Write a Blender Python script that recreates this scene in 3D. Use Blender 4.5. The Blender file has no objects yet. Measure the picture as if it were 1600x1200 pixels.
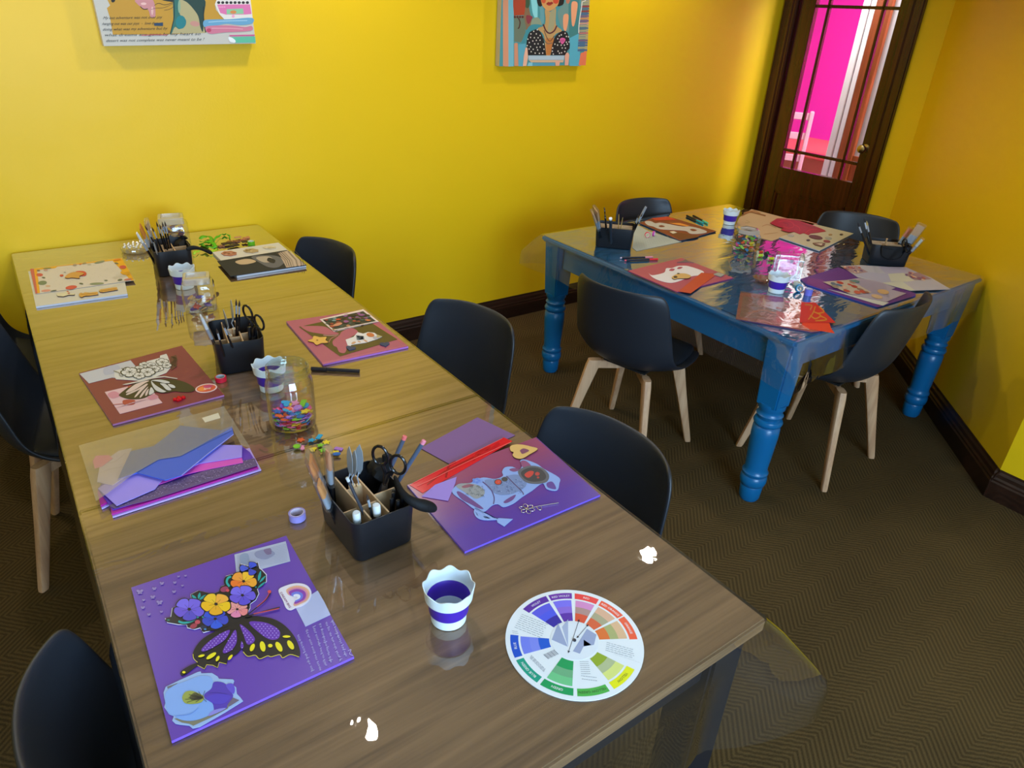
import bpy, bmesh, math, random
from mathutils import Vector, Matrix
random.seed(7)
PI = math.pi
scene = bpy.context.scene
COL = scene.collection

# ------------------------------------------------------------------ camera
CAM = Vector((-0.909, -0.431, 1.675)); YAW, PITCH, ROLL, FPX = -0.643, 1.079, 0.053, 1087.1
ROT = Matrix.Rotation(YAW, 3, 'Z') @ Matrix.Rotation(PITCH, 3, 'X') @ Matrix.Rotation(ROLL, 3, 'Z')
cd = bpy.data.cameras.new('camera'); cam = bpy.data.objects.new('camera', cd); COL.objects.link(cam)
cam.matrix_world = Matrix.Translation(CAM) @ ROT.to_4x4()
cd.sensor_width = 36; cd.lens = 36*FPX/1600; cd.clip_start = 0.02
scene.camera = cam

# ------------------------------------------------------------------ light
scene.view_settings.view_transform = 'Standard'; scene.view_settings.look = 'None'
scene.view_settings.gamma = 1; scene.view_settings.exposure = 0.0; scene.view_settings.use_curve_mapping = False
w = bpy.data.worlds.new('sky'); scene.world = w; w.use_nodes = True
w.node_tree.nodes['Background'].inputs[0].default_value = (.55, .75, 1, 1); w.node_tree.nodes['Background'].inputs[1].default_value = .25
def area(name, loc, target, sx, sy, power, col):
    d = bpy.data.lights.new(name, 'AREA'); d.shape = 'RECTANGLE'; d.size = sx; d.size_y = sy; d.energy = power; d.color = col
    o = bpy.data.objects.new(name, d); COL.objects.link(o); o.location = loc
    o.rotation_euler = (Vector(target)-Vector(loc)).to_track_quat('-Z', 'Y').to_euler(); return o
def lamp(name, loc, power, col, rad=.035, spot=None):
    d = bpy.data.lights.new(name, 'SPOT' if spot else 'POINT'); d.energy = power; d.color = col; d.shadow_soft_size = rad
    if spot: d.spot_size = math.radians(spot); d.spot_blend = .6
    o = bpy.data.objects.new(name, d); COL.objects.link(o); o.location = loc; return o
DAY = (.48, .72, 1.0); WARM = (1.0, .93, .84)
area('daylight_front_window', (-.6, -2.52, 1.55), (-.6, 0, 1.2), 2.0, 1.3, 165, DAY)
for x, y, p in ((-.25, 1.27, 20), (1.43, 1.4, 20), (-1.1, 2.35, 23), (.42, 2.35, 26), (2.15, 2.3, 22)):
    lamp('ceiling_spot', (x, y, 2.37), p, WARM, .035, 150)
area('hall_wall_fill', (4.4, 1.0, 2.1), (6.25, 3.2, 1.1), 1.0, 1.0, 125, (1, 1, 1))  # unseen fill light added behind the door wall to brighten the pink room
area('hall_post_fill', (3.95, 2.9, 2.25), (5.2, 3.1, 1.0), .5, .5, 22, (1, 1, 1))  # second unseen fill, added above the door to lift the dim white posts

# ------------------------------------------------------------------ back-projection onto known planes of the room (frame 1600 x 1200)
def ray(px, py): return ROT @ Vector(((px-800)/FPX, -(py-600)/FPX, -1))
def at(px, py, z): d = ray(px, py); return CAM + d*((z-CAM.z)/d.z)
def aty(px, py, Y): d = ray(px, py); return CAM + d*((Y-CAM.y)/d.y)
def atx(px, py, X): d = ray(px, py); return CAM + d*((X-CAM.x)/d.x)
TZ = .760      # objects on the pine tables stand here
BZ = .7288     # objects on the blue table stand here
L, W = 2.79, .94

# ------------------------------------------------------------------ materials
def lin(h):
    h = h.lstrip('#'); c = [int(h[i:i+2], 16)/255 for i in (0, 2, 4)]
    return tuple(v/12.92 if v <= .04045 else ((v+.055)/1.055)**2.4 for v in c) + (1,)
MATS = {}
def mat(hexc, rough=.5, metal=0.0, spec=.5, name=None, bump=0, bscale=200, sheen=0):
    key = (hexc, rough, metal, spec, bump)
    if key in MATS: return MATS[key]
    m = bpy.data.materials.new(name or 'paint_' + hexc.lstrip('#')); m.use_nodes = True
    nt = m.node_tree; b = nt.nodes['Principled BSDF']
    b.inputs['Base Color'].default_value = lin(hexc); b.inputs['Roughness'].default_value = rough
    b.inputs['Metallic'].default_value = metal; b.inputs['Specular IOR Level'].default_value = spec
    if bump:
        n = nt.nodes.new('ShaderNodeTexNoise'); n.inputs['Scale'].default_value = bscale; n.inputs['Detail'].default_value = 3
        bp = nt.nodes.new('ShaderNodeBump'); bp.inputs['Strength'].default_value = bump; bp.inputs['Distance'].default_value = .002
        tc = nt.nodes.new('ShaderNodeTexCoord'); nt.links.new(tc.outputs['Object'], n.inputs['Vector'])
        nt.links.new(n.outputs['Fac'], bp.inputs['Height']); nt.links.new(bp.outputs['Normal'], b.inputs['Normal'])
    MATS[key] = m; return m
def N(nt, t, **kw):
    n = nt.nodes.new(t)
    for k, v in kw.items():
        if k.startswith('i_'): n.inputs[int(k[2:]) if k[2:].isdigit() else k[2:].replace('_', ' ')].default_value = v
        else: setattr(n, k, v)
    return n
def M2(nt, op, a, b=None):
    n = nt.nodes.new('ShaderNodeMath'); n.operation = op
    for i, v in enumerate((a, b)):
        if v is None: continue
        if isinstance(v, (int, float)): n.inputs[i].default_value = v
        else: nt.links.new(v, n.inputs[i])
    return n.outputs[0]
def ramp(nt, fac, stops):
    r = nt.nodes.new('ShaderNodeValToRGB'); nt.links.new(fac, r.inputs[0]); e = r.color_ramp.elements
    e[0].position, e[0].color = stops[0]; e[1].position, e[1].color = stops[1]
    for p, c in stops[2:]: x = e.new(p); x.color = c
    return r.outputs[0]
def film_mat(name, tint=(1, 1, 1, 1), k=1.5, k2=0, rough=.03, bump=0, scale=6, ior=1.5, detail=2, stretch=(1, 1, 1), base=.0, haze=0, hazecol=(.8, .8, .8, 1)):
    """clear thin sheet: transparent with a fresnel gloss on both faces"""
    m = bpy.data.materials.new(name); m.use_nodes = True; nt = m.node_tree; nt.nodes.clear()
    out = N(nt, 'ShaderNodeOutputMaterial'); tr = N(nt, 'ShaderNodeBsdfTransparent'); tr.inputs[0].default_value = tint
    gl = N(nt, 'ShaderNodeBsdfGlossy'); gl.inputs['Roughness'].default_value = rough
    fr = N(nt, 'ShaderNodeFresnel'); fr.inputs[0].default_value = ior
    geo = N(nt, 'ShaderNodeNewGeometry')
    iorv = M2(nt, 'ADD', M2(nt, 'MULTIPLY', geo.outputs['Backfacing'], 1/ior-ior), ior); nt.links.new(iorv, fr.inputs[0])
    f = M2(nt, 'MINIMUM', M2(nt, 'ADD', M2(nt, 'MULTIPLY', fr.outputs[0], k), M2(nt, 'ADD', M2(nt, 'MULTIPLY', M2(nt, 'MULTIPLY', fr.outputs[0], fr.outputs[0]), k2), base)), .97)
    if bump:
        tc = N(nt, 'ShaderNodeTexCoord'); mp = N(nt, 'ShaderNodeMapping'); mp.inputs['Scale'].default_value = stretch
        nz = N(nt, 'ShaderNodeTexNoise'); nz.inputs['Scale'].default_value = scale; nz.inputs['Detail'].default_value = detail; nz.inputs['Distortion'].default_value = .6
        bp = N(nt, 'ShaderNodeBump'); bp.inputs['Strength'].default_value = 1; bp.inputs['Distance'].default_value = bump
        nt.links.new(tc.outputs['Object'], mp.inputs[0]); nt.links.new(mp.outputs[0], nz.inputs['Vector']); nt.links.new(nz.outputs['Fac'], bp.inputs['Height'])
        nt.links.new(bp.outputs[0], gl.inputs['Normal']); nt.links.new(bp.outputs[0], fr.inputs['Normal'])
    mx = N(nt, 'ShaderNodeMixShader'); nt.links.new(f, mx.inputs[0]); nt.links.new(gl.outputs[0], mx.inputs[2])
    if haze:
        df = N(nt, 'ShaderNodeBsdfDiffuse'); df.inputs[0].default_value = hazecol
        tl = N(nt, 'ShaderNodeBsdfTranslucent'); tl.inputs[0].default_value = hazecol
        h0 = N(nt, 'ShaderNodeMixShader'); h0.inputs[0].default_value = .5; nt.links.new(df.outputs[0], h0.inputs[1]); nt.links.new(tl.outputs[0], h0.inputs[2])
        hz = N(nt, 'ShaderNodeMixShader'); hz.inputs[0].default_value = haze
        nt.links.new(tr.outputs[0], hz.inputs[1]); nt.links.new(h0.outputs[0], hz.inputs[2]); nt.links.new(hz.outputs[0], mx.inputs[1])
    else: nt.links.new(tr.outputs[0], mx.inputs[1])
    nt.links.new(mx.outputs[0], out.inputs[0]); return m
def wood_mat(name, cols, scale=1.0, rough=.45, axis='X', knots=True, spec=.35):
    """straight grain along one axis with soft cathedrals and knots"""
    m = bpy.data.materials.new(name); m.use_nodes = True; nt = m.node_tree; b = nt.nodes['Principled BSDF']
    tc = N(nt, 'ShaderNodeTexCoord'); mp = N(nt, 'ShaderNodeMapping')
    mp.inputs['Scale'].default_value = (.5, 7, 7) if axis == 'X' else ((7, .5, 7) if axis == 'Y' else (5, 5, .55))
    nt.links.new(tc.outputs['Object'], mp.inputs[0])
    n1 = N(nt, 'ShaderNodeTexNoise'); n1.inputs['Scale'].default_value = 1.1*scale; n1.inputs['Detail'].default_value = 2; nt.links.new(mp.outputs[0], n1.inputs['Vector'])
    rings = M2(nt, 'FRACT', M2(nt, 'MULTIPLY', n1.outputs['Fac'], 9))
    tri = M2(nt, 'ABSOLUTE', M2(nt, 'SUBTRACT', rings, .5))
    mp2 = N(nt, 'ShaderNodeMapping'); mp2.inputs['Scale'].default_value = (4, 150, 150) if axis == 'X' else ((150, 4, 150) if axis == 'Y' else (150, 150, 4))
    nt.links.new(tc.outputs['Object'], mp2.inputs[0])
    n2 = N(nt, 'ShaderNodeTexNoise'); n2.inputs['Scale'].default_value = scale; n2.inputs['Detail'].default_value = 3; nt.links.new(mp2.outputs[0], n2.inputs['Vector'])
    mp3 = N(nt, 'ShaderNodeMapping'); mp3.inputs['Scale'].default_value = (.6, 7.5, 7.5) if axis == 'X' else ((7.5, .6, 7.5) if axis == 'Y' else (7.5, 7.5, .6))
    nt.links.new(tc.outputs['Object'], mp3.inputs[0])
    n3 = N(nt, 'ShaderNodeTexNoise'); n3.inputs['Scale'].default_value = 1.7*scale; nt.links.new(mp3.outputs[0], n3.inputs['Vector'])
    v = M2(nt, 'ADD', M2(nt, 'ADD', M2(nt, 'MULTIPLY', tri, .42), M2(nt, 'MULTIPLY', n2.outputs['Fac'], .35)), M2(nt, 'MULTIPLY', n3.outputs['Fac'], .42))
    c = ramp(nt, v, [(.25, lin(cols[0])), (.8, lin(cols[2])), (.5, lin(cols[1]))])
    if knots:
        vo = N(nt, 'ShaderNodeTexVoronoi'); vo.inputs['Scale'].default_value = 1; mk = N(nt, 'ShaderNodeMapping'); mk.inputs['Scale'].default_value = (2.2, 3.4, 1)
        nt.links.new(tc.outputs['Object'], mk.inputs[0]); nt.links.new(mk.outputs[0], vo.inputs['Vector'])
        k = ramp(nt, vo.outputs['Distance'], [(.016, (1, 1, 1, 1)), (.034, (0, 0, 0, 1))])
        mx = N(nt, 'ShaderNodeMixRGB'); nt.links.new(k, mx.inputs[0]); nt.links.new(c, mx.inputs[1]); mx.inputs[2].default_value = lin(cols[3] if len(cols) > 3 else '#4a3020'); c = mx.outputs[0]
    nt.links.new(c, b.inputs['Base Color']); b.inputs['Roughness'].default_value = rough; b.inputs['Specular IOR Level'].default_value = spec
    return m
def wall_mat(name, hexc, rough=.42):
    m = bpy.data.materials.new(name); m.use_nodes = True; nt = m.node_tree; b = nt.nodes['Principled BSDF']
    tc = N(nt, 'ShaderNodeTexCoord')
    n1 = N(nt, 'ShaderNodeTexNoise'); n1.inputs['Scale'].default_value = 3.0; n1.inputs['Detail'].default_value = 2; nt.links.new(tc.outputs['Object'], n1.inputs['Vector'])
    n2 = N(nt, 'ShaderNodeTexNoise'); n2.inputs['Scale'].default_value = 90; n2.inputs['Detail'].default_value = 2; nt.links.new(tc.outputs['Object'], n2.inputs['Vector'])
    h = M2(nt, 'ADD', M2(nt, 'MULTIPLY', n1.outputs['Fac'], 2.0), M2(nt, 'MULTIPLY', n2.outputs['Fac'], .12))
    bp = N(nt, 'ShaderNodeBump'); bp.inputs['Strength'].default_value = .5; bp.inputs['Distance'].default_value = .004
    nt.links.new(h, bp.inputs['Height']); nt.links.new(bp.outputs[0], b.inputs['Normal'])
    b.inputs['Base Color'].default_value = lin(hexc); b.inputs['Roughness'].default_value = rough; b.inputs['Specular IOR Level'].default_value = .33
    return m
def carpet_mat():
    m = bpy.data.materials.new('herringbone_carpet'); m.use_nodes = True; nt = m.node_tree; b = nt.nodes['Principled BSDF']
    tc = N(nt, 'ShaderNodeTexCoord'); nz = N(nt, 'ShaderNodeTexNoise'); nz.inputs['Scale'].default_value = 60; nz.inputs['Detail'].default_value = 3
    nt.links.new(tc.outputs['Object'], nz.inputs['Vector'])
    sx = N(nt, 'ShaderNodeSeparateXYZ'); nt.links.new(tc.outputs['Object'], sx.inputs[0])
    wob = M2(nt, 'MULTIPLY', M2(nt, 'SUBTRACT', nz.outputs['Fac'], .5), .008)
    x = M2(nt, 'ADD', sx.outputs[0], wob); y = M2(nt, 'ADD', sx.outputs[1], wob)
    tri = M2(nt, 'PINGPONG', y, .085)
    ph = M2(nt, 'MULTIPLY', M2(nt, 'ADD', x, tri), 2*PI/.0185)
    s = M2(nt, 'ADD', M2(nt, 'MULTIPLY', M2(nt, 'SINE', ph), .5), .5)
    f = N(nt, 'ShaderNodeTexNoise'); f.inputs['Scale'].default_value = 420; f.inputs['Detail'].default_value = 2; nt.links.new(tc.outputs['Object'], f.inputs['Vector'])
    g = N(nt, 'ShaderNodeTexNoise'); g.inputs['Scale'].default_value = 2.2; g.inputs['Detail'].default_value = 2; nt.links.new(tc.outputs['Object'], g.inputs['Vector'])
    v = M2(nt, 'ADD', M2(nt, 'ADD', M2(nt, 'MULTIPLY', s, .20), M2(nt, 'MULTIPLY', f.outputs['Fac'], .5)), M2(nt, 'MULTIPLY', g.outputs['Fac'], .25))
    c = ramp(nt, v, [(.25, lin('#2b2112')), (.8, lin('#6a5634'))])
    nt.links.new(c, b.inputs['Base Color']); b.inputs['Roughness'].default_value = .95; b.inputs['Specular IOR Level'].default_value = .1
    bp = N(nt, 'ShaderNodeBump'); bp.inputs['Strength'].default_value = .6; bp.inputs['Distance'].default_value = .003
    nt.links.new(v, bp.inputs['Height']); nt.links.new(bp.outputs[0], b.inputs['Normal']); return m
YEL = wall_mat('yellow_wall_paint', '#eec414')
PINE = wood_mat('pine_boards', ['#644a30', '#886a48', '#a4825c', '#3c261c'], 1.3, .5)
OAK = wood_mat('beech_wood', ['#b08562', '#c89e78', '#dab590'], 1.5, .5, 'Z', False)
MAHOG = wood_mat('mahogany', ['#2a0f06', '#3e180a', '#572410'], 1.0, .22, 'Z', False, .6)
SKIRT = wood_mat('dark_skirting', ['#1e110c', '#2c1a12', '#3a241a'], 1.0, .35, 'X', False)
SHELLM = mat('#22262e', .42, 0, .5, 'black_plastic', .15, 900)
PADM = mat('#1b1f26', .5, 0, .4, 'black_leatherette', .3, 500)
BLUE = mat('#0a6298', .3, 0, .5, 'blue_gloss_paint', .2, 30)
CLEAR = film_mat('clear_glass', k=1.7, rough=.02)
CLEARP = film_mat('clear_plastic', tint=(.96, .97, .97, 1), k=1.8, rough=.08, haze=.06)

# ------------------------------------------------------------------ mesh building
class MB:
    def __init__(s): s.v = []; s.f = []; s.m = []; s.mats = []
    def mi(s, m):
        if m not in s.mats: s.mats.append(m)
        return s.mats.index(m)
    def add(s, vs, fs, m):
        k = len(s.v); i = s.mi(m); s.v += [tuple(v) for v in vs]
        for f in fs: s.f.append([k+a for a in f]); s.m.append(i)
    def box(s, c, size, m, rot=None, bev=0):
        bm = bmesh.new(); bmesh.ops.create_cube(bm, size=1)
        for v in bm.verts: v.co = Vector((v.co.x*size[0], v.co.y*size[1], v.co.z*size[2]))
        if bev: bmesh.ops.bevel(bm, geom=bm.edges[:], offset=bev, segments=2, affect='EDGES')
        if rot is not None: bmesh.ops.transform(bm, matrix=rot.to_4x4(), verts=bm.verts)
        bmesh.ops.translate(bm, vec=Vector(c), verts=bm.verts); s.bm(bm, m)
    def bm(s, bm, m):
        bm.verts.index_update(); s.add([v.co.copy() for v in bm.verts], [[v.index for v in f.verts] for f in bm.faces], m); bm.free()
    def lathe(s, prof, m, n=32, c=(0, 0, 0), axis=None, mod=None, caps=True):
        """prof: list of (r, z)"""
        R = Matrix.Identity(3) if axis is None else Vector(axis).normalized().to_track_quat('Z', 'Y').to_matrix()
        vs = []
        for j, (r, z) in enumerate(prof):
            for i in range(n):
                a = 2*PI*i/n; rr, zz = (r, z) if mod is None else mod(j, a, r, z)
                vs.append(R @ Vector((rr*math.cos(a), rr*math.sin(a), zz)) + Vector(c))
        fs = [[j*n+i, j*n+(i+1) % n, (j+1)*n+(i+1) % n, (j+1)*n+i] for j in range(len(prof)-1) for i in range(n)]
        if caps:
            if prof[0][0] > 1e-6: fs.append(list(range(n))[::-1])
            if prof[-1][0] > 1e-6: fs.append([(len(prof)-1)*n+i for i in range(n)])
        s.add(vs, fs, m)
    def cyl(s, a, b, r0, r1, m, n=12):
        a = Vector(a); b = Vector(b); d = b-a
        s.lathe([(r0, 0), (r1, d.length)], m, n, a, d)
    def tube(s, pts, r, m, n=8, closed=False):
        pts = [Vector(p) for p in pts]; N_ = len(pts); vs = []; up = None
        for i, p in enumerate(pts):
            t = (pts[(i+1) % N_] if (closed or i < N_-1) else p) - (pts[i-1] if (closed or i > 0) else p)
            t.normalize()
            if up is None: up = t.orthogonal().normalized()
            up = (up - t*up.dot(t)).normalized(); sd = t.cross(up)
            rr = r[i] if isinstance(r, (list, tuple)) else r
            for k in range(n): a = 2*PI*k/n; vs.append(p + up*math.cos(a)*rr + sd*math.sin(a)*rr)
        fs = [[i*n+k, i*n+(k+1) % n, ((i+1) % N_)*n+(k+1) % n, ((i+1) % N_)*n+k] for i in range(N_ if closed else N_-1) for k in range(n)]
        if not closed: fs += [list(range(n))[::-1], [(N_-1)*n+k for k in range(n)]]
        s.add(vs, fs, m)
    def prism(s, pts, th, m, up=None):
        """closed outline of 3D points, extruded down by th"""
        up = Vector((0, 0, 1)) if up is None else up
        pts = [Vector(p) for p in pts]; n = len(pts)
        nrm = sum(((pts[i]-pts[0]).cross(pts[(i+1) % n]-pts[0]) for i in range(n)), Vector())
        if nrm.dot(up) < 0: pts.reverse()
        vs = pts + [p-up*th for p in pts]
        s.add(vs, [list(range(n)), [2*n-1-i for i in range(n)]] + [[i, n+i, n+(i+1) % n, (i+1) % n] for i in range(n)], m)
    def face(s, pts, m, up=None):
        up = Vector((0, 0, 1)) if up is None else up; pts = [Vector(p) for p in pts]; n = len(pts)
        nrm = sum(((pts[i]-pts[0]).cross(pts[(i+1) % n]-pts[0]) for i in range(n)), Vector())
        if nrm.dot(up) < 0: pts.reverse()
        s.add(pts, [list(range(n))], m)
    def build(s, name, parent=None, origin=None, smooth=False, mods=None):
        me = bpy.data.meshes.new(name)
        if origin is None and parent is None:
            xs, ys, zs = zip(*s.v); origin = Vector(((min(xs)+max(xs))/2, (min(ys)+max(ys))/2, min(zs)))
        off = Vector(origin) if origin is not None else Vector((0, 0, 0))
        me.from_pydata([tuple(Vector(v)-off) for v in s.v], [], s.f)
        for m in s.mats: me.materials.append(m)
        me.polygons.foreach_set('material_index', s.m); me.update()
        bm = bmesh.new(); bm.from_mesh(me); bmesh.ops.remove_doubles(bm, verts=bm.verts, dist=1e-6) if smooth else None
        bm.to_mesh(me); bm.free()
        if smooth:
            me.polygons.foreach_set('use_smooth', [True]*len(me.polygons))
            try: me.set_sharp_from_angle(angle=math.radians(40))
            except Exception: pass
        o = bpy.data.objects.new(name, me); COL.objects.link(o)
        if parent is not None: o.parent = parent; o.location = off
        else: o.location = off
        for t, kw in (mods or []):
            md = o.modifiers.new(t.lower(), t)
            for k, v in kw.items(): setattr(md, k, v)
        return o
def tag(o, label=None, cat=None, group=None, kind=None):
    for k, v in (('label', label), ('category', cat), ('group', group), ('kind', kind)):
        if v: o[k] = v
    return o
def thing(name, label, cat, loc=(0, 0, 0), rotz=0, group=None):
    o = bpy.data.objects.new(name, None); COL.objects.link(o); o.location = loc; o.rotation_euler = (0, 0, rotz); o.empty_display_size = .05
    return tag(o, label, cat, group)
def dup(o, parent=None):
    c = o.copy(); COL.objects.link(c)
    if parent is not None: c.parent = parent
    for ch in list(o.children): dup(ch, c)
    return c
def smooth_pts(p, closed=True, k=4):
    out = []; n = len(p)
    rng = range(n) if closed else range(n-1)
    for i in rng:
        g = lambda j: Vector(p[j % n]) if closed else Vector(p[max(0, min(n-1, j))])
        a, b, c, d = g(i-1), g(i), g(i+1), g(i+2)
        for t in range(k):
            u = t/k; out.append(.5*((2*b)+(c-a)*u+(2*a-5*b+4*c-d)*u*u+(3*b-a-3*c+d)*u**3))
    if not closed: out.append(Vector(p[-1]))
    return [tuple(q) for q in out]
def stroke_poly(pts, wd):
    pts = [Vector(p) for p in pts]; Lf = []; Rt = []
    for i, p in enumerate(pts):
        t = pts[min(i+1, len(pts)-1)] - pts[max(i-1, 0)]
        if t.length < 1e-6: t = Vector((1, 0))
        t.normalize(); nn = Vector((-t.y, t.x))*wd/2; Lf.append(p+nn); Rt.append(p-nn)
    return Lf, Rt
def text_mesh(body):
    cu = bpy.data.curves.new('t', 'FONT'); cu.body = body; cu.resolution_u = 2
    o = bpy.data.objects.new('t', cu); COL.objects.link(o)
    me = bpy.data.meshes.new_from_object(o, depsgraph=bpy.context.evaluated_depsgraph_get())
    r = ([tuple(v.co[:2]) for v in me.vertices], [list(p.vertices) for p in me.polygons])
    bpy.data.objects.remove(o); bpy.data.curves.remove(cu); bpy.data.meshes.remove(me); return r
def E(cx, cy, rx, ry, ang=0, n=16):
    a = math.radians(ang); return [(cx+rx*math.cos(t)*math.cos(a)-ry*math.sin(t)*math.sin(a), cy+rx*math.cos(t)*math.sin(a)+ry*math.sin(t)*math.cos(a)) for t in (2*PI*i/n for i in range(n))]
def K(x0, y0, s): return lambda pts: [(x0+s*x, y0+s*y) for x, y in pts]
def flat(name, outline, z, th, color, deco=(), parent=None, mapper=None, up=None, rough=.45, step=.00012, label=None, cat=None, group=None, smooth=False, edge=None, loc=None, basemat=None):
    """a thin flat thing: outline (frame pixels on its own top plane) given real thickness, with its printed layers on top"""
    up = Vector((0, 0, 1)) if up is None else up
    mp = mapper or (lambda x, y, o: at(x, y, z+th+o))
    mb = MB(); bmt = basemat or mat(color, rough)
    ol = smooth_pts(outline) if smooth else outline
    mb.prism([mp(x, y, 0) for x, y in ol], th, bmt, up)
    if edge: 
        n = len(ol); i0 = mb.mi(mat(edge, rough))
        for q in range(len(mb.m)-n, len(mb.m)): mb.m[q] = i0
    off = .0002; step = min(step, .0016/max(1, len(deco)))
    for d in deco:
        k = d[0]; off += 0 if k == 'g' else step
        if k == 'p': mb.face([mp(x, y, off) for x, y in d[1]], mat(d[2], rough), up)
        elif k == 'c': mb.face([mp(x, y, off) for x, y in smooth_pts(d[1])], mat(d[2], rough), up)
        elif k in ('s', 'l'):
            pts = smooth_pts(d[1], False) if k == 's' else d[1]
            Lf, Rt = stroke_poly(pts, d[2]); a = [mp(p.x, p.y, off) for p in Lf]; b = [mp(p.x, p.y, off) for p in Rt]; n = len(a)
            fs = [[i, i+1, n+i+1, n+i] for i in range(n-1)]
            if n > 1 and (a[1]-a[0]).cross(b[0]-a[0]).dot(up) < 0: fs = [f[::-1] for f in fs]
            mb.add(a+b, fs, mat(d[3], rough))
        elif k in ('m', 'g'):   # many small faces of one colour
            for poly in d[1]: mb.face([mp(x, y, off) for x, y in poly], mat(d[2], rough), up)
        elif k == 't':   # text: body, origin, x-vector, y-vector (pixels per unit), colour
            vs, fs = text_mesh(d[1]); ox, oy = d[2]; ux, uy = d[3]; wx, wy = d[4]
            P = [mp(ox+ux*a+wx*b, oy+uy*a+wy*b, off) for a, b in vs]
            if fs:
                f0 = fs[0]
                if (P[f0[1]]-P[f0[0]]).cross(P[f0[2]]-P[f0[0]]).dot(up) < 0: fs = [f[::-1] for f in fs]
            mb.add(P, fs, mat(d[5], rough))
    if parent is not None:
        org = Vector(parent.location)
        o = mb.build(name, parent=None, origin=org); o.parent = parent; o.location = (0, 0, 0)
    else: o = mb.build(name)
    return tag(o, label, cat, group)
# ------------------------------------------------------------------ room
WY = 2.81; DX = 3.612; PX, PY = 2.112, .272; CY = 1.733-.012; LX = -3.2; NY = -2.6; CZ = 2.4
def struct(name, mb, **k): return tag(mb.build(name, **k), kind='structure')
def wallq(name, a, b, z0, z1, m, th=.12, side=1, holes=None):
    """wall slab from a to b (floor plan), room on the left of a->b; holes: (s0, s1, z0, z1) along it"""
    a = Vector(a); b = Vector(b); d = (b-a).normalized(); n = Vector((d.y, -d.x)); Ln = (b-a).length
    mb = MB()
    def slab(s0, s1, za, zb):
        if s1-s0 < 1e-4 or zb-za < 1e-4: return
        p = [a+d*s0, a+d*s1]; q = [p[0]+n*th, p[1]+n*th]
        v = [(*p[0], za), (*p[1], za), (*p[1], zb), (*p[0], zb), (*q[0], za), (*q[1], za), (*q[1], zb), (*q[0], zb)]
        mb.add(v, [(0, 3, 2, 1)[::-1], (4, 7, 6, 5)[::-1], (0, 1, 5, 4)[::-1], (3, 7, 6, 2)[::-1], (0, 4, 7, 3)[::-1], (1, 2, 6, 5)[::-1]], m)
    if not holes: slab(0, Ln, z0, z1)
    else:
        s = 0
        for (s0, s1, h0, h1) in holes:
            slab(s, s0, z0, z1); slab(s0, s1, z0, h0); slab(s0, s1, h1, z1); s = s1
        slab(s, Ln, z0, z1)
    return struct(name, mb, origin=(0, 0, 0))
fl = MB(); fl.box((.9, .2, -.05), (11, 6.2, .1), carpet_mat()); struct('floor', fl)
ce = MB(); ce.box((.9, .2, CZ+.06), (11, 6.2, .12), mat('#e8e4da', .8)); struct('ceiling', ce)
wallq('wall_back', (DX+.12, WY), (LX, WY), 0, CZ, YEL)
wallq('wall_door', (DX, CY), (DX, WY), 0, CZ, YEL, holes=[(.172, 1.042, 0, 2.06)])
wallq('wall_diagonal', (PX, PY), (DX, CY), 0, CZ, YEL, th=.09)
wallq('wall_right', (PX, NY), (PX, PY), 0, CZ, YEL)
wallq('wall_left', (LX, WY), (LX, NY), 0, CZ, YEL, holes=[(1.1, 2.7, 1.0, 2.2)])
wallq('wall_front', (LX, NY), (PX, NY), 0, CZ, YEL, holes=[(1.6, 3.6, .9, 2.2)])
def window(name, a, b, z0, z1):
    a = Vector((*a, 0)); b = Vector((*b, 0)); d = (b-a).normalized(); mb = MB(); mw = mat('#e9e7e0', .4)
    R = Matrix(((d.x, -d.y, 0), (d.y, d.x, 0), (0, 0, 1)))
    for s, wd in ((0, .06), ((b-a).length/2, .05), ((b-a).length, .06)):
        p = a+d*s; mb.box((p.x, p.y, (z0+z1)/2), (wd, .05, z1-z0), mw, R)
    for z in (z0, z1): c = (a+b)/2; mb.box((c.x, c.y, z), ((b-a).length+.06, .05, .06), mw, R)
    struct(name, mb)
window('window_1', (-1.6, NY-.06), (.4, NY-.06), .9, 2.2)
window('window_2', (LX-.06, .11), (LX-.06, 1.71), 1.0, 2.2)
def skirting(name, a, b, h=.13, ext0=0, ext1=0):
    """moulded board against the wall a->b (room on the left)"""
    a = Vector((*a, 0)); b = Vector((*b, 0)); d = (b-a).normalized(); n = Vector((-d.y, d.x, 0)); a -= d*ext0; b += d*ext1
    prof = [(.0, 0), (.024, 0), (.024, .075), (.020, .082), (.020, .09), (.015, .098), (.012, .112), (.006, .122), (.004, h), (0, h)]
    mb = MB(); vs = [p+n*(x+.0005)+Vector((0, 0, z)) for p in (a, b) for x, z in prof]; k = len(prof)
    mb.add(vs, [(i, (i+1) % k, k+(i+1) % k, k+i)[::-1] for i in range(k)] + [list(range(k)), [2*k-1-i for i in range(k)]], SKIRT)
    struct(name, mb, origin=(0, 0, 0))
skirting('baseboard_back', (DX, WY), (LX, WY))
skirting('baseboard_diagonal', (PX, PY), (DX, CY), ext0=.012)
skirting('baseboard_right', (PX, NY), (PX, PY), ext1=.012)
skirting('baseboard_left', (LX, WY), (LX, NY)); skirting('baseboard_front', (LX, NY), (PX, NY))
skirting('baseboard_door', (DX, CY), (DX, CY+.155))

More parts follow.
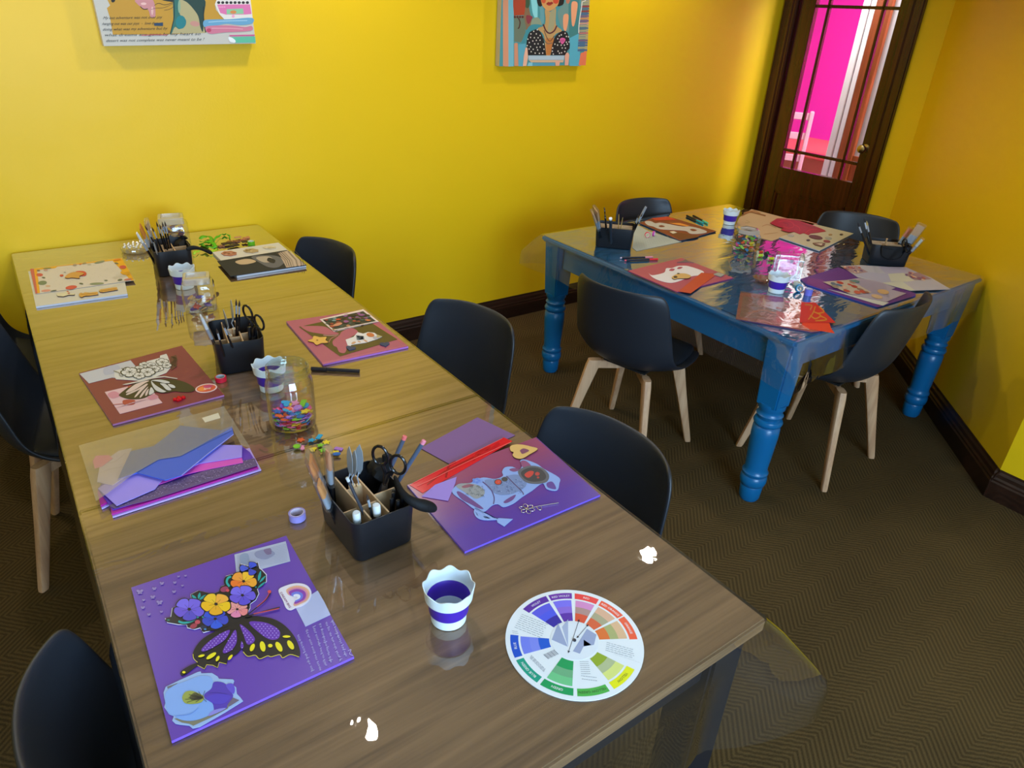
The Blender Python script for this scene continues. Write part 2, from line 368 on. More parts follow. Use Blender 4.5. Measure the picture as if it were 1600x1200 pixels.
# door with glass, in the far wall
fr = MB()
for y0, y1 in ((1.872, 1.965), (2.702, 2.795)):
    fr.box((DX-.012, (y0+y1)/2, 1.02), (.035, y1-y0, 2.07), MAHOG, bev=.006)
    yi = y1-.028 if y0 < 2 else y0+.028
    fr.box((DX-.03, yi, 1.02), (.02, .022, 2.07), MAHOG, bev=.005)
    fr.box((DX+.06, y1-.018 if y0 < 2 else y0+.018, 1.01), (.11, .034, 2.03), MAHOG)
fr.box((DX-.012, 2.333, 2.075), (.035, .93, .09), MAHOG, bev=.006)
d_frame = struct('trim_1', fr)
DR = tag(bpy.data.objects.new('door_1', None), kind='structure'); COL.objects.link(DR); DR.location = (DX+.03, 1.965, 0)
def dpart(name, mb, **k): return mb.build(name, parent=None, origin=DR.location, **k)
def dput(o): o.parent = DR; o.location = (0, 0, 0); return o
Y0, Y1, G0, G1, GZ0, GZ1, DT = 1.975, 2.692, 2.032, 2.586, .788, 1.90, 2.03
lf = MB(); xx = DX+.03
lf.box((xx, (Y0+G0)/2, DT/2), (.042, G0-Y0, DT), MAHOG, bev=.003); lf.box((xx, (G1+Y1)/2, DT/2), (.042, Y1-G1, DT), MAHOG, bev=.003)
lf.box((xx, (G0+G1)/2, (GZ1+DT)/2), (.042, G1-G0, DT-GZ1), MAHOG); lf.box((xx, (G0+G1)/2, .71), (.042, G1-G0, .156), MAHOG); lf.box((xx, (G0+G1)/2, .12), (.042, G1-G0, .24), MAHOG)
lf.box((xx, (G0+G1)/2, .435), (.022, G1-G0, .40), MAHOG)
for z in (.25, .62): lf.box((xx-.015, (G0+G1)/2, z), (.014, G1-G0, .022), MAHOG, bev=.004)
for y in (G0+.01, G1-.01): lf.box((xx-.015, y, .435), (.014, .022, .38), MAHOG, bev=.004)
lf.box((xx-.012, (G0+G1)/2, .435), (.016, G1-G0-.12, .27), MAHOG, bev=.006)
dput(dpart('leaf', lf))
mu = MB()
for y in (2.133, 2.496): mu.box((xx, y, (GZ0+GZ1)/2), (.03, .018, GZ1-GZ0), MAHOG, bev=.004)
for z in (.906, 1.793): mu.box((xx, (G0+G1)/2, z), (.03, G1-G0, .018), MAHOG, bev=.004)
dput(dpart('glazing_bars', mu))
gp = MB(); gp.box((xx, (G0+G1)/2, (GZ0+GZ1)/2), (.003, G1-G0, GZ1-GZ0), film_mat('door_glass', k=.7, rough=.01)); dput(dpart('glass_pane', gp))
kb = MB(); brass = mat('#b9a878', .25, 1.0)
kb.lathe([(.024, 0), (.026, .004), (.012, .008), (.011, .03), (.022, .036), (.027, .048), (.024, .060), (.012, .067), (0, .068)], brass, 20, (xx-.021, 2.001, 1.009), (-1, 0, 0))
tag(dput(dpart('door_knob', kb, smooth=True)), 'brass round knob')
# room seen through the glass
hw = MB(); PINK = mat('#ff1fb8', .5)
hw.box((6.3, 3.0, 1.2), (.1, 5.0, 2.4), PINK); struct('wall_hall', hw)
hs = MB(); hs.box((4.9, 5.4, 1.2), (2.8, .1, 2.4), PINK); struct('wall_hall_side', hs)
hs = MB(); hs.box((4.9, .5, 1.2), (2.8, .1, 2.4), PINK); struct('wall_hall_end', hs)
def through(px0, px1, py, X, z=1.0): return atx(px0, py, X).y, atx(px1, py, X).y
wt = mat('#dadade', .45)
def post(name, X, pxa, pxb, py, z0, z1, m, dx=.05):
    ya, yb = through(pxa, pxb, py, X); mb = MB(); mb.box((X, (ya+yb)/2, (z0+z1)/2), (dx, abs(ya-yb), z1-z0), m, bev=.004); return struct(name, mb)
post('trim_2', 4.55, 1318, 1328, 140, 0, 2.4, wt); post('trim_3', 4.57, 1328, 1330.5, 140, 0, 2.4, mat('#8f9a98', .4)); post('trim_4', 4.55, 1330, 1338, 140, 0, 2.4, wt)
BRW = wood_mat('reddish_door_wood', ['#5a2410', '#7c3820', '#98482a'], 1, .35, 'Z', False)
fr2 = post('door_2', 4.5, 1338, 1348, 140, 0, 2.4, BRW, .06); post('trim_5', 4.53, 1348, 1352, 140, 0, 2.4, mat('#2a120a', .5)); post('trim_6', 4.5, 1352, 1361, 140, 0, 2.4, BRW)
ya, yb = through(1361, 1384, 140, 4.5)
mb = MB(); zb = atx(1330, 243, 4.5).z; mb.box((4.52, (ya+yb)/2, (zb+2.4)/2), (.012, abs(ya-yb), 2.4-zb), mat('#9a9aa4', .3)); struct('window_3', mb)
mb = MB(); mb.box((4.52, (ya+yb)/2, zb/2), (.05, abs(ya-yb), zb), BRW); struct('trim_7', mb)
# red table and pink ladder-back chair in the hall
t = thing('side_table', 'salmon red table in the pink room behind the door glass', 'table', (4.95, 3.2, 0))
mb = MB(); RED = mat('#e8535a', .5); mb.box((0, 0, .74), (.8, .95, .05), RED, bev=.01); mb.build('tabletop', t, (0, 0, 0))
mb = MB(); mb.box((0, 0, .3575), (.66, .8, .715), mat('#e07a6a', .6), bev=.01); mb.build('cabinet_body', t, (0, 0, 0))
t = thing('hall_chair', 'pale pink ladder-back chair beside the red table in the hall', 'chair', (4.2, 2.99, 0), 2.1)
pk = mat('#f4b8d4', .5)
for sx in (-.17, .17):
    mb = MB(); mb.box((sx, .17, .56), (.03, .03, 1.12), pk, bev=.005); mb.build('post', t, (0, 0, 0))
    mb = MB(); mb.box((sx, -.17, .22), (.03, .03, .44), pk, bev=.005); mb.build('leg', t, (0, 0, 0))
for z in (.62, .78, .94, 1.08): mb = MB(); mb.box((0, .17, z), (.32, .015, .05), pk, bev=.004); mb.build('slat', t, (0, 0, 0))
mb = MB(); mb.box((0, 0, .45), (.38, .38, .03), pk, bev=.008); mb.build('seat', t, (0, 0, 0))

# ------------------------------------------------------------------ pine tables
DARK = mat('#15161c', .45, 0, .4, 'dark_painted_legs')
def pine_table(y0, y1, label, fl=None):
    t = thing('pine_table', label, 'table', (-W/2, (y0+y1)/2, 0), 0, 'pine tables pushed end to end')
    dy = y1-y0-.004
    mb = MB()
    if dy > 1.2:
        for s in (-1, 1): mb.box((0, s*(dy/4+.0006), TZ-.0165), (W, dy/2-.0012, .030), PINE, bev=.003)
    else: mb.box((0, 0, TZ-.0165), (W, dy, .030), PINE, bev=.004)
    mb.build('tabletop', t, (0, 0, 0))
    mb = MB()
    for s in (-1, 1): mb.box((s*(W/2-.07), 0, .68), (.022, dy-.13, .09), DARK)
    for s in (-1, 1): mb.box((0, s*(dy/2-.045), .68), (W-.13, .022, .09), DARK)
    mb.build('apron', t, (0, 0, 0))
    for sx in (-1, 1):
        for sy in (-1, 1):
            mb = MB(); mb.box((sx*(W/2-.062), sy*(dy/2-.058), .364), (.085, .085, .728), DARK, bev=.006); mb.build('leg', t, (0, 0, 0))
pine_table(0, .936, 'pine table nearest the camera, holding the colour wheel and purple butterfly board')
pine_table(.938, 2.788, 'long pine table reaching the yellow wall, holding the dark red and pink boards')

# ------------------------------------------------------------------ clear covers
def cover(name, x0, x1, y0, y1, top, m, label, hang, flare, sides=(1, 1, 1, 1), seed=1, rc=.012, out=.008, kick=(1, 1, 1, 1)):
    """clear sheet lying on a table and hanging over its edge, its corners kicked outwards"""
    rnd = random.Random(seed); mb = MB()
    pts = []  # (x, y, nx, ny, cf, side)
    cs = [(x0, y0), (x1, y0), (x1, y1), (x0, y1)]; nrm = [(0, -1), (1, 0), (0, 1), (-1, 0)]
    for i in range(4):
        a = Vector(cs[i]); b = Vector(cs[(i+1) % 4]); n0 = Vector(nrm[i]); n1 = Vector(nrm[(i+1) % 4]); Ln = (b-a).length; d = (b-a)/Ln; S = 44
        for k in range(S+1):
            s = rc + (Ln-2*rc)*k/S; p = a+d*s
            e = min(s, Ln-s); cf = max(0, 1-e/.13)
            if min(sides[i], sides[i-1] if s < Ln/2 else sides[(i+1) % 4]) == 0: cf = 0
            oth = Vector(nrm[i-1]) if s < Ln/2 else n1
            pts.append((p, (n0+oth*.95*cf**2).normalized() if cf > 0 else n0, cf, sides[i], kick[i] if s < Ln/2 else kick[(i+1) % 4]))
        c = b + (-n0*rc) + (-n1*rc)
        for k in range(1, 5):
            an = k/5*PI/2; nn = n0*math.cos(an)+n1*math.sin(an); pts.append((c+nn*rc, (n0+n1).normalized(), 1.0, min(sides[i], sides[(i+1) % 4]), kick[(i+1) % 4]))
    n = len(pts); lv = [0, .03, .12, .25, .4, .55, .7, .85, 1]
    vs = []; ph = rnd.random()*6
    for t in lv:
        for j, (p, nn, cf, sd, kf) in enumerate(pts):
            wv = .006*math.sin(j*.37+ph)*t+.004*math.sin(j*.83+ph*2)*t
            fl_ = flare*cf**1.6*min(1, t*1.7)*kf
            o = (out*min(1, t*10) + abs(wv)*1.2 + fl_) * (1 if sd else .0)
            hz = hang*t*(1-.12*cf)*(1 if sd == 1 else (.06 if sd == 0 else sd)) + (.001*t)
            q = p+nn*o; vs.append((q.x, q.y, top-hz))
    mb.add(vs, [[i*n+j, i*n+(j+1) % n, (i+1)*n+(j+1) % n, (i+1)*n+j][::-1] for i in range(len(lv)-1) for j in range(n)], m)
    mb.add(vs[:n], [list(range(n))], m)
    o = mb.build(name, origin=((x0+x1)/2, (y0+y1)/2, top-hang), smooth=True)
    o.data.polygons[len(o.data.polygons)-1].use_smooth = False
    return tag(o, label, 'table cover')
VINYL = film_mat('clear_vinyl', k=1.5, k2=11, rough=.012, bump=.0008, scale=9, detail=3, base=.0, haze=.02, hazecol=(.6, .65, .75, 1))
VINYL2 = film_mat('clear_vinyl_creased', k=1.2, k2=7, rough=.02, bump=.0035, scale=5, detail=3, stretch=(1, 2.2, 1), haze=.03, hazecol=(.55, .65, .75, 1))
cover('clear_table_cover', -W-.002, .002, -.002, L-.004, TZ-.0006, VINYL, 'clear plastic cover draped over the row of pine tables', .25, .13, (1, 1, 0, 1), 3)

# ------------------------------------------------------------------ blue table
BX0, BX1, BY0, BY1 = 1.165, 2.568, .738, 2.165
bt = thing('blue_table', 'square blue painted table with turned legs', 'table', ((BX0+BX1)/2, (BY0+BY1)/2, 0))
hx, hy = (BX1-BX0)/2, (BY1-BY0)/2
mb = MB(); mb.box((0, 0, BZ-.017), (2*hx, 2*hy, .032), BLUE, bev=.010); mb.build('tabletop', bt, (0, 0, 0))
for s in (-1, 1):
    mb = MB(); mb.box((s*(hx-.055), 0, .640), (.024, 2*hy-.26, .112), BLUE, bev=.003); mb.build('apron', bt, (0, 0, 0))
    mb = MB(); mb.box((0, s*(hy-.055), .640), (2*hx-.26, .024, .112), BLUE, bev=.003); mb.build('apron', bt, (0, 0, 0))
LEG = [(.034, 0), (.040, .012), (.043, .06), (.040, .068), (.047, .074), (.051, .090), (.050, .108), (.044, .116), (.049, .122), (.050, .132), (.044, .140), (.043, .155), (.047, .22), (.051, .30), (.050, .335), (.043, .343), (.051, .350), (.054, .360), (.050, .370), (.042, .374), (.046, .382), (.050, .392), (.044, .400), (.044, .412), (.050, .42), (.050, .44)]
for sx in (-1, 1):
    for sy in (-1, 1):
        mb = MB(); c = (sx*(hx-.068), sy*(hy-.068))
        mb.lathe(LEG, BLUE, 36, (c[0], c[1], 0))
        b = bmesh.new(); bmesh.ops.create_cube(b, size=1)
        for v in b.verts:
            q = .108 if v.co.z > 0 else .108
            v.co = Vector((v.co.x*q, v.co.y*q, .567+v.co.z*.282))
        bmesh.ops.bevel(b, geom=b.edges[:], offset=.007, segments=2, affect='EDGES')
        for v in b.verts:
            if v.co.z < .45: f = .72+.28*(v.co.z-.426)/.024; v.co.x *= f; v.co.y *= f
        bmesh.ops.translate(b, vec=(c[0], c[1], 0), verts=b.verts); mb.bm(b, BLUE)
        mb.build('leg', bt, (0, 0, 0), smooth=True)
cover('clear_table_cover', BX0-.002, BX1+.002, BY0-.002, BY1+.002, BZ-.0004, VINYL2, 'clear plastic cover draped over the blue table', .24, .085, (.75, .75, .75, .75), 5, .012, .008, (1, .08, 1, 1))

# ------------------------------------------------------------------ chairs
PROF = [(.232, .418), (.222, .432), (.19, .440), (.12, .434), (.03, .424), (-.06, .424), (-.125, .436), (-.170, .462), (-.200, .51), (-.218, .57), (-.234, .64), (-.248, .71), (-.258, .765), (-.266, .80)]
HW = [.150, .178, .200, .218, .228, .232, .232, .229, .226, .222, .217, .212, .204, .182]
ZR = [0, .002, .004, .012, .026, .045, .062, .070, .055, .03, .01, 0, -.002, -.008]
FW = [-.012, -.006, 0, 0, .004, .012, .028, .048, .068, .078, .080, .078, .074, .070]
def shell_pt(u, j, off=0):
    i0 = max(0, min(len(PROF)-1, int(j))); i1 = min(len(PROF)-1, i0+1); f = j-i0
    g = lambda A: A[i0]*(1-f)+A[i1]*f
    px, pz = (PROF[i0][0]*(1-f)+PROF[i1][0]*f), (PROF[i0][1]*(1-f)+PROF[i1][1]*f)
    tx, tz = PROF[i1][0]-PROF[max(0, i0-1)][0], PROF[i1][1]-PROF[max(0, i0-1)][1]; l = math.hypot(tx, tz) or 1
    a = abs(u)**2.4
    return (px+g(FW)*a + off*tz/l, g(HW)*u*(1-.03*a), pz+g(ZR)*a - off*tx/l)
def make_chair():
    t = thing('dining_chair', 'x', 'chair')
    NU = 16; NJ = len(PROF)
    vs = [shell_pt(-1+2*i/NU, j) for j in range(NJ) for i in range(NU+1)]
    fs = [[j*(NU+1)+i, j*(NU+1)+i+1, (j+1)*(NU+1)+i+1, (j+1)*(NU+1)+i] for j in range(NJ-1) for i in range(NU)]
    mb = MB(); mb.add(vs, fs, SHELLM)
    mb.build('shell', t, (0, 0, 0), smooth=True, mods=[('SOLIDIFY', dict(thickness=.013, offset=-1)), ('SUBSURF', dict(levels=1, render_levels=2))])
    mb = MB(); A = []
    for j in range(13):
        jj = .8+j*.47
        for i in range(13):
            u = -.86+1.72*i/12; e = min(1, (1-abs(u)/.87)*5, (j+.25)/1.6, (12.25-j)/1.6); A.append(shell_pt(u, jj, .004+.020*max(0, e)**.5))
    mb.add(A, [[j*13+i, j*13+i+1, (j+1)*13+i+1, (j+1)*13+i] for j in range(12) for i in range(12)], PADM)
    mb.build('seat_cushion', t, (0, 0, 0), smooth=True, mods=[('SOLIDIFY', dict(thickness=.014, offset=-1)), ('SUBSURF', dict(levels=1, render_levels=1))])
    for sx in (-1, 1):
        for sy in (-1, 1):
            mb = MB(); a = Vector((sx*.205, sy*.205, 0)); b = Vector((sx*.125, sy*.125, .408)); sd = Vector((0, 0, 1))
            rot = Matrix.Rotation(math.atan2(sy, sx), 3, 'Z'); rings = []
            for tt, hw, hd in ((0, .011, .013), (.03, .0125, .0145), (.6, .015, .022), (.93, .017, .029), (1, .016, .028)):
                c = a.lerp(b, tt)
                for k in range(12):
                    an = 2*PI*k/12; ca, sa = math.cos(an), math.sin(an)
                    q = rot @ Vector((math.copysign(abs(ca)**.55, ca)*hd, math.copysign(abs(sa)**.55, sa)*hw, 0)); rings.append(c+q)
            mb.add(rings, [[r*12+k, r*12+(k+1) % 12, (r+1)*12+(k+1) % 12, (r+1)*12+k] for r in range(4) for k in range(12)] + [list(range(12))[::-1], [48+k for k in range(12)]], OAK)
            mb.build('leg', t, (0, 0, 0), smooth=True)
    mb = MB()
    for an in (PI/4, -PI/4): mb.box((0, 0, .388), (.34, .026, .034), OAK, Matrix.Rotation(an, 3, 'Z'), bev=.003)
    mb.build('cross_brace', t, (0, 0, 0))
    mb = MB()
    mb.box((0, 0, .408), (.20, .20, .008), mat('#202020', .5), bev=.002)
    mb.build('mounting_plate', t, (0, 0, 0))
    return t
CH = make_chair()
SPOTS = [(.05, 1.31, 193, 'black shell chair right of the long pine table, opposite the pink board'),
         (-.075, .535, 186, 'black shell chair right of the nearest pine table, beside the teacup board'),
         (-.085, 2.20, 193, 'black shell chair right of the long pine table, nearest the yellow wall'),
         (1.09, 1.375, 14, 'black shell chair left of the blue table, its pale wooden legs in view'),
         (1.73, .885, 94, 'black shell chair at the front side of the blue table, beside the nearest blue leg'),
         (1.91, 2.03, 268, 'black shell chair at the back of the blue table against the yellow wall'),
         (2.62, 1.39, 208, 'black shell chair at the right side of the blue table in front of the door'),
         (-.87, 1.87, -10, 'black shell chair left of the long pine table, nearer of the two'),
         (-.80, .41, 0, 'black shell chair left of the nearest pine table, beside the purple butterfly board'),
         (-.88, 2.42, 2, 'black shell chair left of the long pine table, farther one by the wall')]
for i, (x, y, a, lab) in enumerate(SPOTS):
    o = CH if i == 0 else dup(CH)
    o.location = (x, y, 0); o.rotation_euler = (0, 0, math.radians(a)); tag(o, lab, 'chair', 'black shell chairs around the tables')
# ------------------------------------------------------------------ wall paintings
IROT = ROT.transposed()
def proj(P): d = IROT @ (Vector(P)-CAM); return (800+FPX*d.x/-d.z, 600-FPX*d.y/-d.z)
PF = 2.768
wallmap = lambda x, y, o: aty(x, y, PF-o)
UPW = Vector((0, -1, 0))
def script(x0, y0, x1, y1, amp, n=22, seed=0, words=5, gap=.35):
    """a run of joined handwriting between two points: list of polylines"""
    r = random.Random(seed); out = []; d = Vector((x1-x0, y1-y0)); nn = Vector((-d.y, d.x)).normalized(); t = 0
    while t < .97:
        ln = r.uniform(.07, .17); e = min(1, t+ln); k = max(4, int(n*ln*3)); pl = []
        for i in range(k+1):
            u = t+(e-t)*i/k; a = amp*(.5 if i % 2 else -.5)*r.uniform(.5, 1.2)*(2 if r.random() < .13 else 1)
            p = Vector((x0, y0))+d*(u+r.uniform(-.1, .3)*(e-t)/k)+nn*a; pl.append((p.x, p.y))
        out.append(pl); t = e+r.uniform(.02, .05)
    return out
a = K(140, 0, .16875)
tl = proj((-.488, PF, 2.05)); tr = proj((.076, PF, 2.05))
R1 = [('p', a([(165, 0), (190, 50), (160, 75), (190, 170), (215, 322), (760, 318), (1070, 305), (1255, 190), (1170, 90), (1160, 40), (1175, 0), (1150, -1200), (60, -1300)]), '#c6952c'),
      ('c', a([(500, -250), (700, -700), (950, -800), (1150, -600), (1150, -200), (1050, 10), (780, 20), (600, -40)]), '#1c2622'),
      ('c', a([(700, -150), (740, -450), (900, -600), (1020, -450), (1030, -150), (900, 10), (800, 20)]), '#b79f7c'),
      ('c', a([(560, -800), (750, -1000), (1000, -980), (900, -800), (700, -700)]), '#c25a6a'), ('c', a([(300, -500), (420, -700), (560, -500), (430, -350)]), '#cf8f92'),
      ('p', a([(775, 0), (782, 140), (770, 220), (745, 312), (1075, 306), (1050, 200), (1062, 100), (1052, 0)]), '#b6aa7c'),
      ('c', a([(775, -10), (830, 0), (835, 130), (890, 180), (885, 240), (830, 270), (790, 250), (760, 310), (745, 310), (775, 200)]), '#2f6f66'),
      ('c', a([(860, -10), (1060, -10), (1060, 130), (1050, 290), (1025, 250), (1005, 150), (950, 70), (900, 20)]), '#20403a'),
      ('p', a(E(845, 205, 48, 62)), '#1d7e86'), ('p', a(E(975, 220, 45, 25, 10)), '#c99184'), ('p', a(E(830, 60, 12, 60)), '#8fae90'),
      ('c', a([(425, 0), (560, -10), (600, 30), (610, 130), (600, 160), (565, 158), (545, 95), (500, 80), (470, 60), (440, 35)]), '#cf8d90'), ('p', a(E(500, 35, 26, 12)), '#ecc0bc'), ('p', a(E(580, 100, 10, 40)), '#e7b9b3'),
      ('c', a([(200, 0), (235, -10), (232, 14), (210, 22)]), '#1d1512'), ('s', a([(780, 20), (700, 45), (640, 30), (600, 50)]), .7, '#2b1d14'), ('s', a([(770, 35), (690, 70), (620, 75), (570, 88)]), .5, '#2b1d14'), ('s', a([(780, 60), (740, 85), (690, 95)]), .5, '#2b1d14'),
      ('s', a([(470, 60), (500, 85), (540, 82)]), 1.2, '#3a2018'),
      ('s', a([(780, 0), (784, 140), (770, 220), (747, 312)]), 1.2, '#14241f'), ('s', a([(1055, 60), (1058, 200), (1075, 300)]), 1.4, '#14241f'),
      ('p', a([(1160, 40), (1175, 0), (1490, 0), (1510, 165), (1260, 192), (1200, 130)]), '#e8e2dc'), ('p', a([(1180, 42), (1485, 40), (1500, 130), (1440, 135), (1260, 135), (1210, 120)]), '#de77ae'),
      ('m', [a(E(x, 24, 15, 13)) for x in range(1195, 1480, 38)], '#26232a'), ('p', a([(1268, 85), (1420, 78), (1428, 128), (1270, 132)]), '#8cc79c'), ('p', a(E(1330, 112, 30, 16)), '#d8894a'), ('m', [a(E(1200+i*17, 65, 6, 7)) for i in range(4)]+[a(E(1330, 150, 14, 14))], '#f3a4c8'),
      ('c', a([(1060, 190), (1150, 180), (1300, 178), (1500, 165), (1508, 215), (1400, 232), (1270, 220), (1180, 236), (1065, 250)]), '#6aa5cb'), ('s', a([(1100, 205), (1250, 195), (1460, 190)]), 1.2, '#a9cfe6'),
      ('c', a([(1070, 255), (1130, 238), (1300, 235), (1440, 250), (1500, 240), (1490, 285), (1250, 300), (1110, 312)]), '#d07a94'), ('s', a([(1130, 262), (1300, 262), (1420, 270)]), 1.3, '#e6a3b4'), ('p', a(E(1105, 280, 22, 18)), '#c04566'),
      ('p', a([(1290, 325), (1528, 320), (1531, 332), (1300, 336)]), '#cf4e8c'), ('p', a([(1300, 345), (1533, 338), (1538, 394), (1350, 396), (1340, 370)]), '#5fbd9c'), ('c', a([(1285, 345), (1320, 350), (1350, 375), (1345, 395), (1300, 385)]), '#eceff2')]
rows = [('My last adventure was not over joy', 122, 178, 770, 168, 1), ('hanging out was our joys  -  love dor', 115, 232, 745, 224, 1), ('doing what was my adventure but by', 118, 284, 800, 272, 1), ('what dreams are gone by my heart so', 135, 336, 1150, 322, 1), ('desert was not complete was never meant to be !', 148, 388, 1205, 372, 1)]
for body, x0, y0, x1, y1, _ in rows:
    P0, P1 = a([(x0, y0), (x1, y1)]); ln = len(body)*.5
    R1.append(('t', body, P0, ((P1[0]-P0[0])/ln, (P1[1]-P0[1])/ln), (2.6, -6.2), '#20201c'))
R1 += [('p', a([(595, 215), (680, 208), (680, 240), (600, 238)]), '#22405e'), ('s', a([(480, 328), (600, 322), (720, 324)]), 1.2, '#b84a5a')]
flat('wall_painting', [tl, (162.3, 72), (399.6, 68), tr], 0, .036, '#c4c1ba', R1, mapper=wallmap, up=UPW, rough=.6, step=.00015, label='mixed media canvas with handwriting and a green shaded neck, left on the yellow wall', cat='painting', basemat=mat('#c9c6be', .6))
a = K(770, 0, .1)
tl = proj((1.300, PF, 2.0)); tr = proj((1.862, PF, 2.0)); bl = proj((1.300, PF, 1.423)); br = proj((1.862, PF, 1.430))
rp = random.Random(4); TL = (115, -3000)
strip = []
for i in range(46):
    y = -900+i*38; cut = 1440-.07*max(0, y)
    strip.append(('p', a([(cut-60 if y < 800 else 1360, y), (1515-.05*max(y, 0), y-6), (1515-.05*max(y, 0), y+26), (cut-60 if y < 800 else 1360, y+30)]), rp.choice(['#b8746a', '#58707e', '#c98a5a', '#7a5f78', '#a8a07a', '#8f3f3a', '#4e6a8a', '#c9967e']))) if y < 790 else None
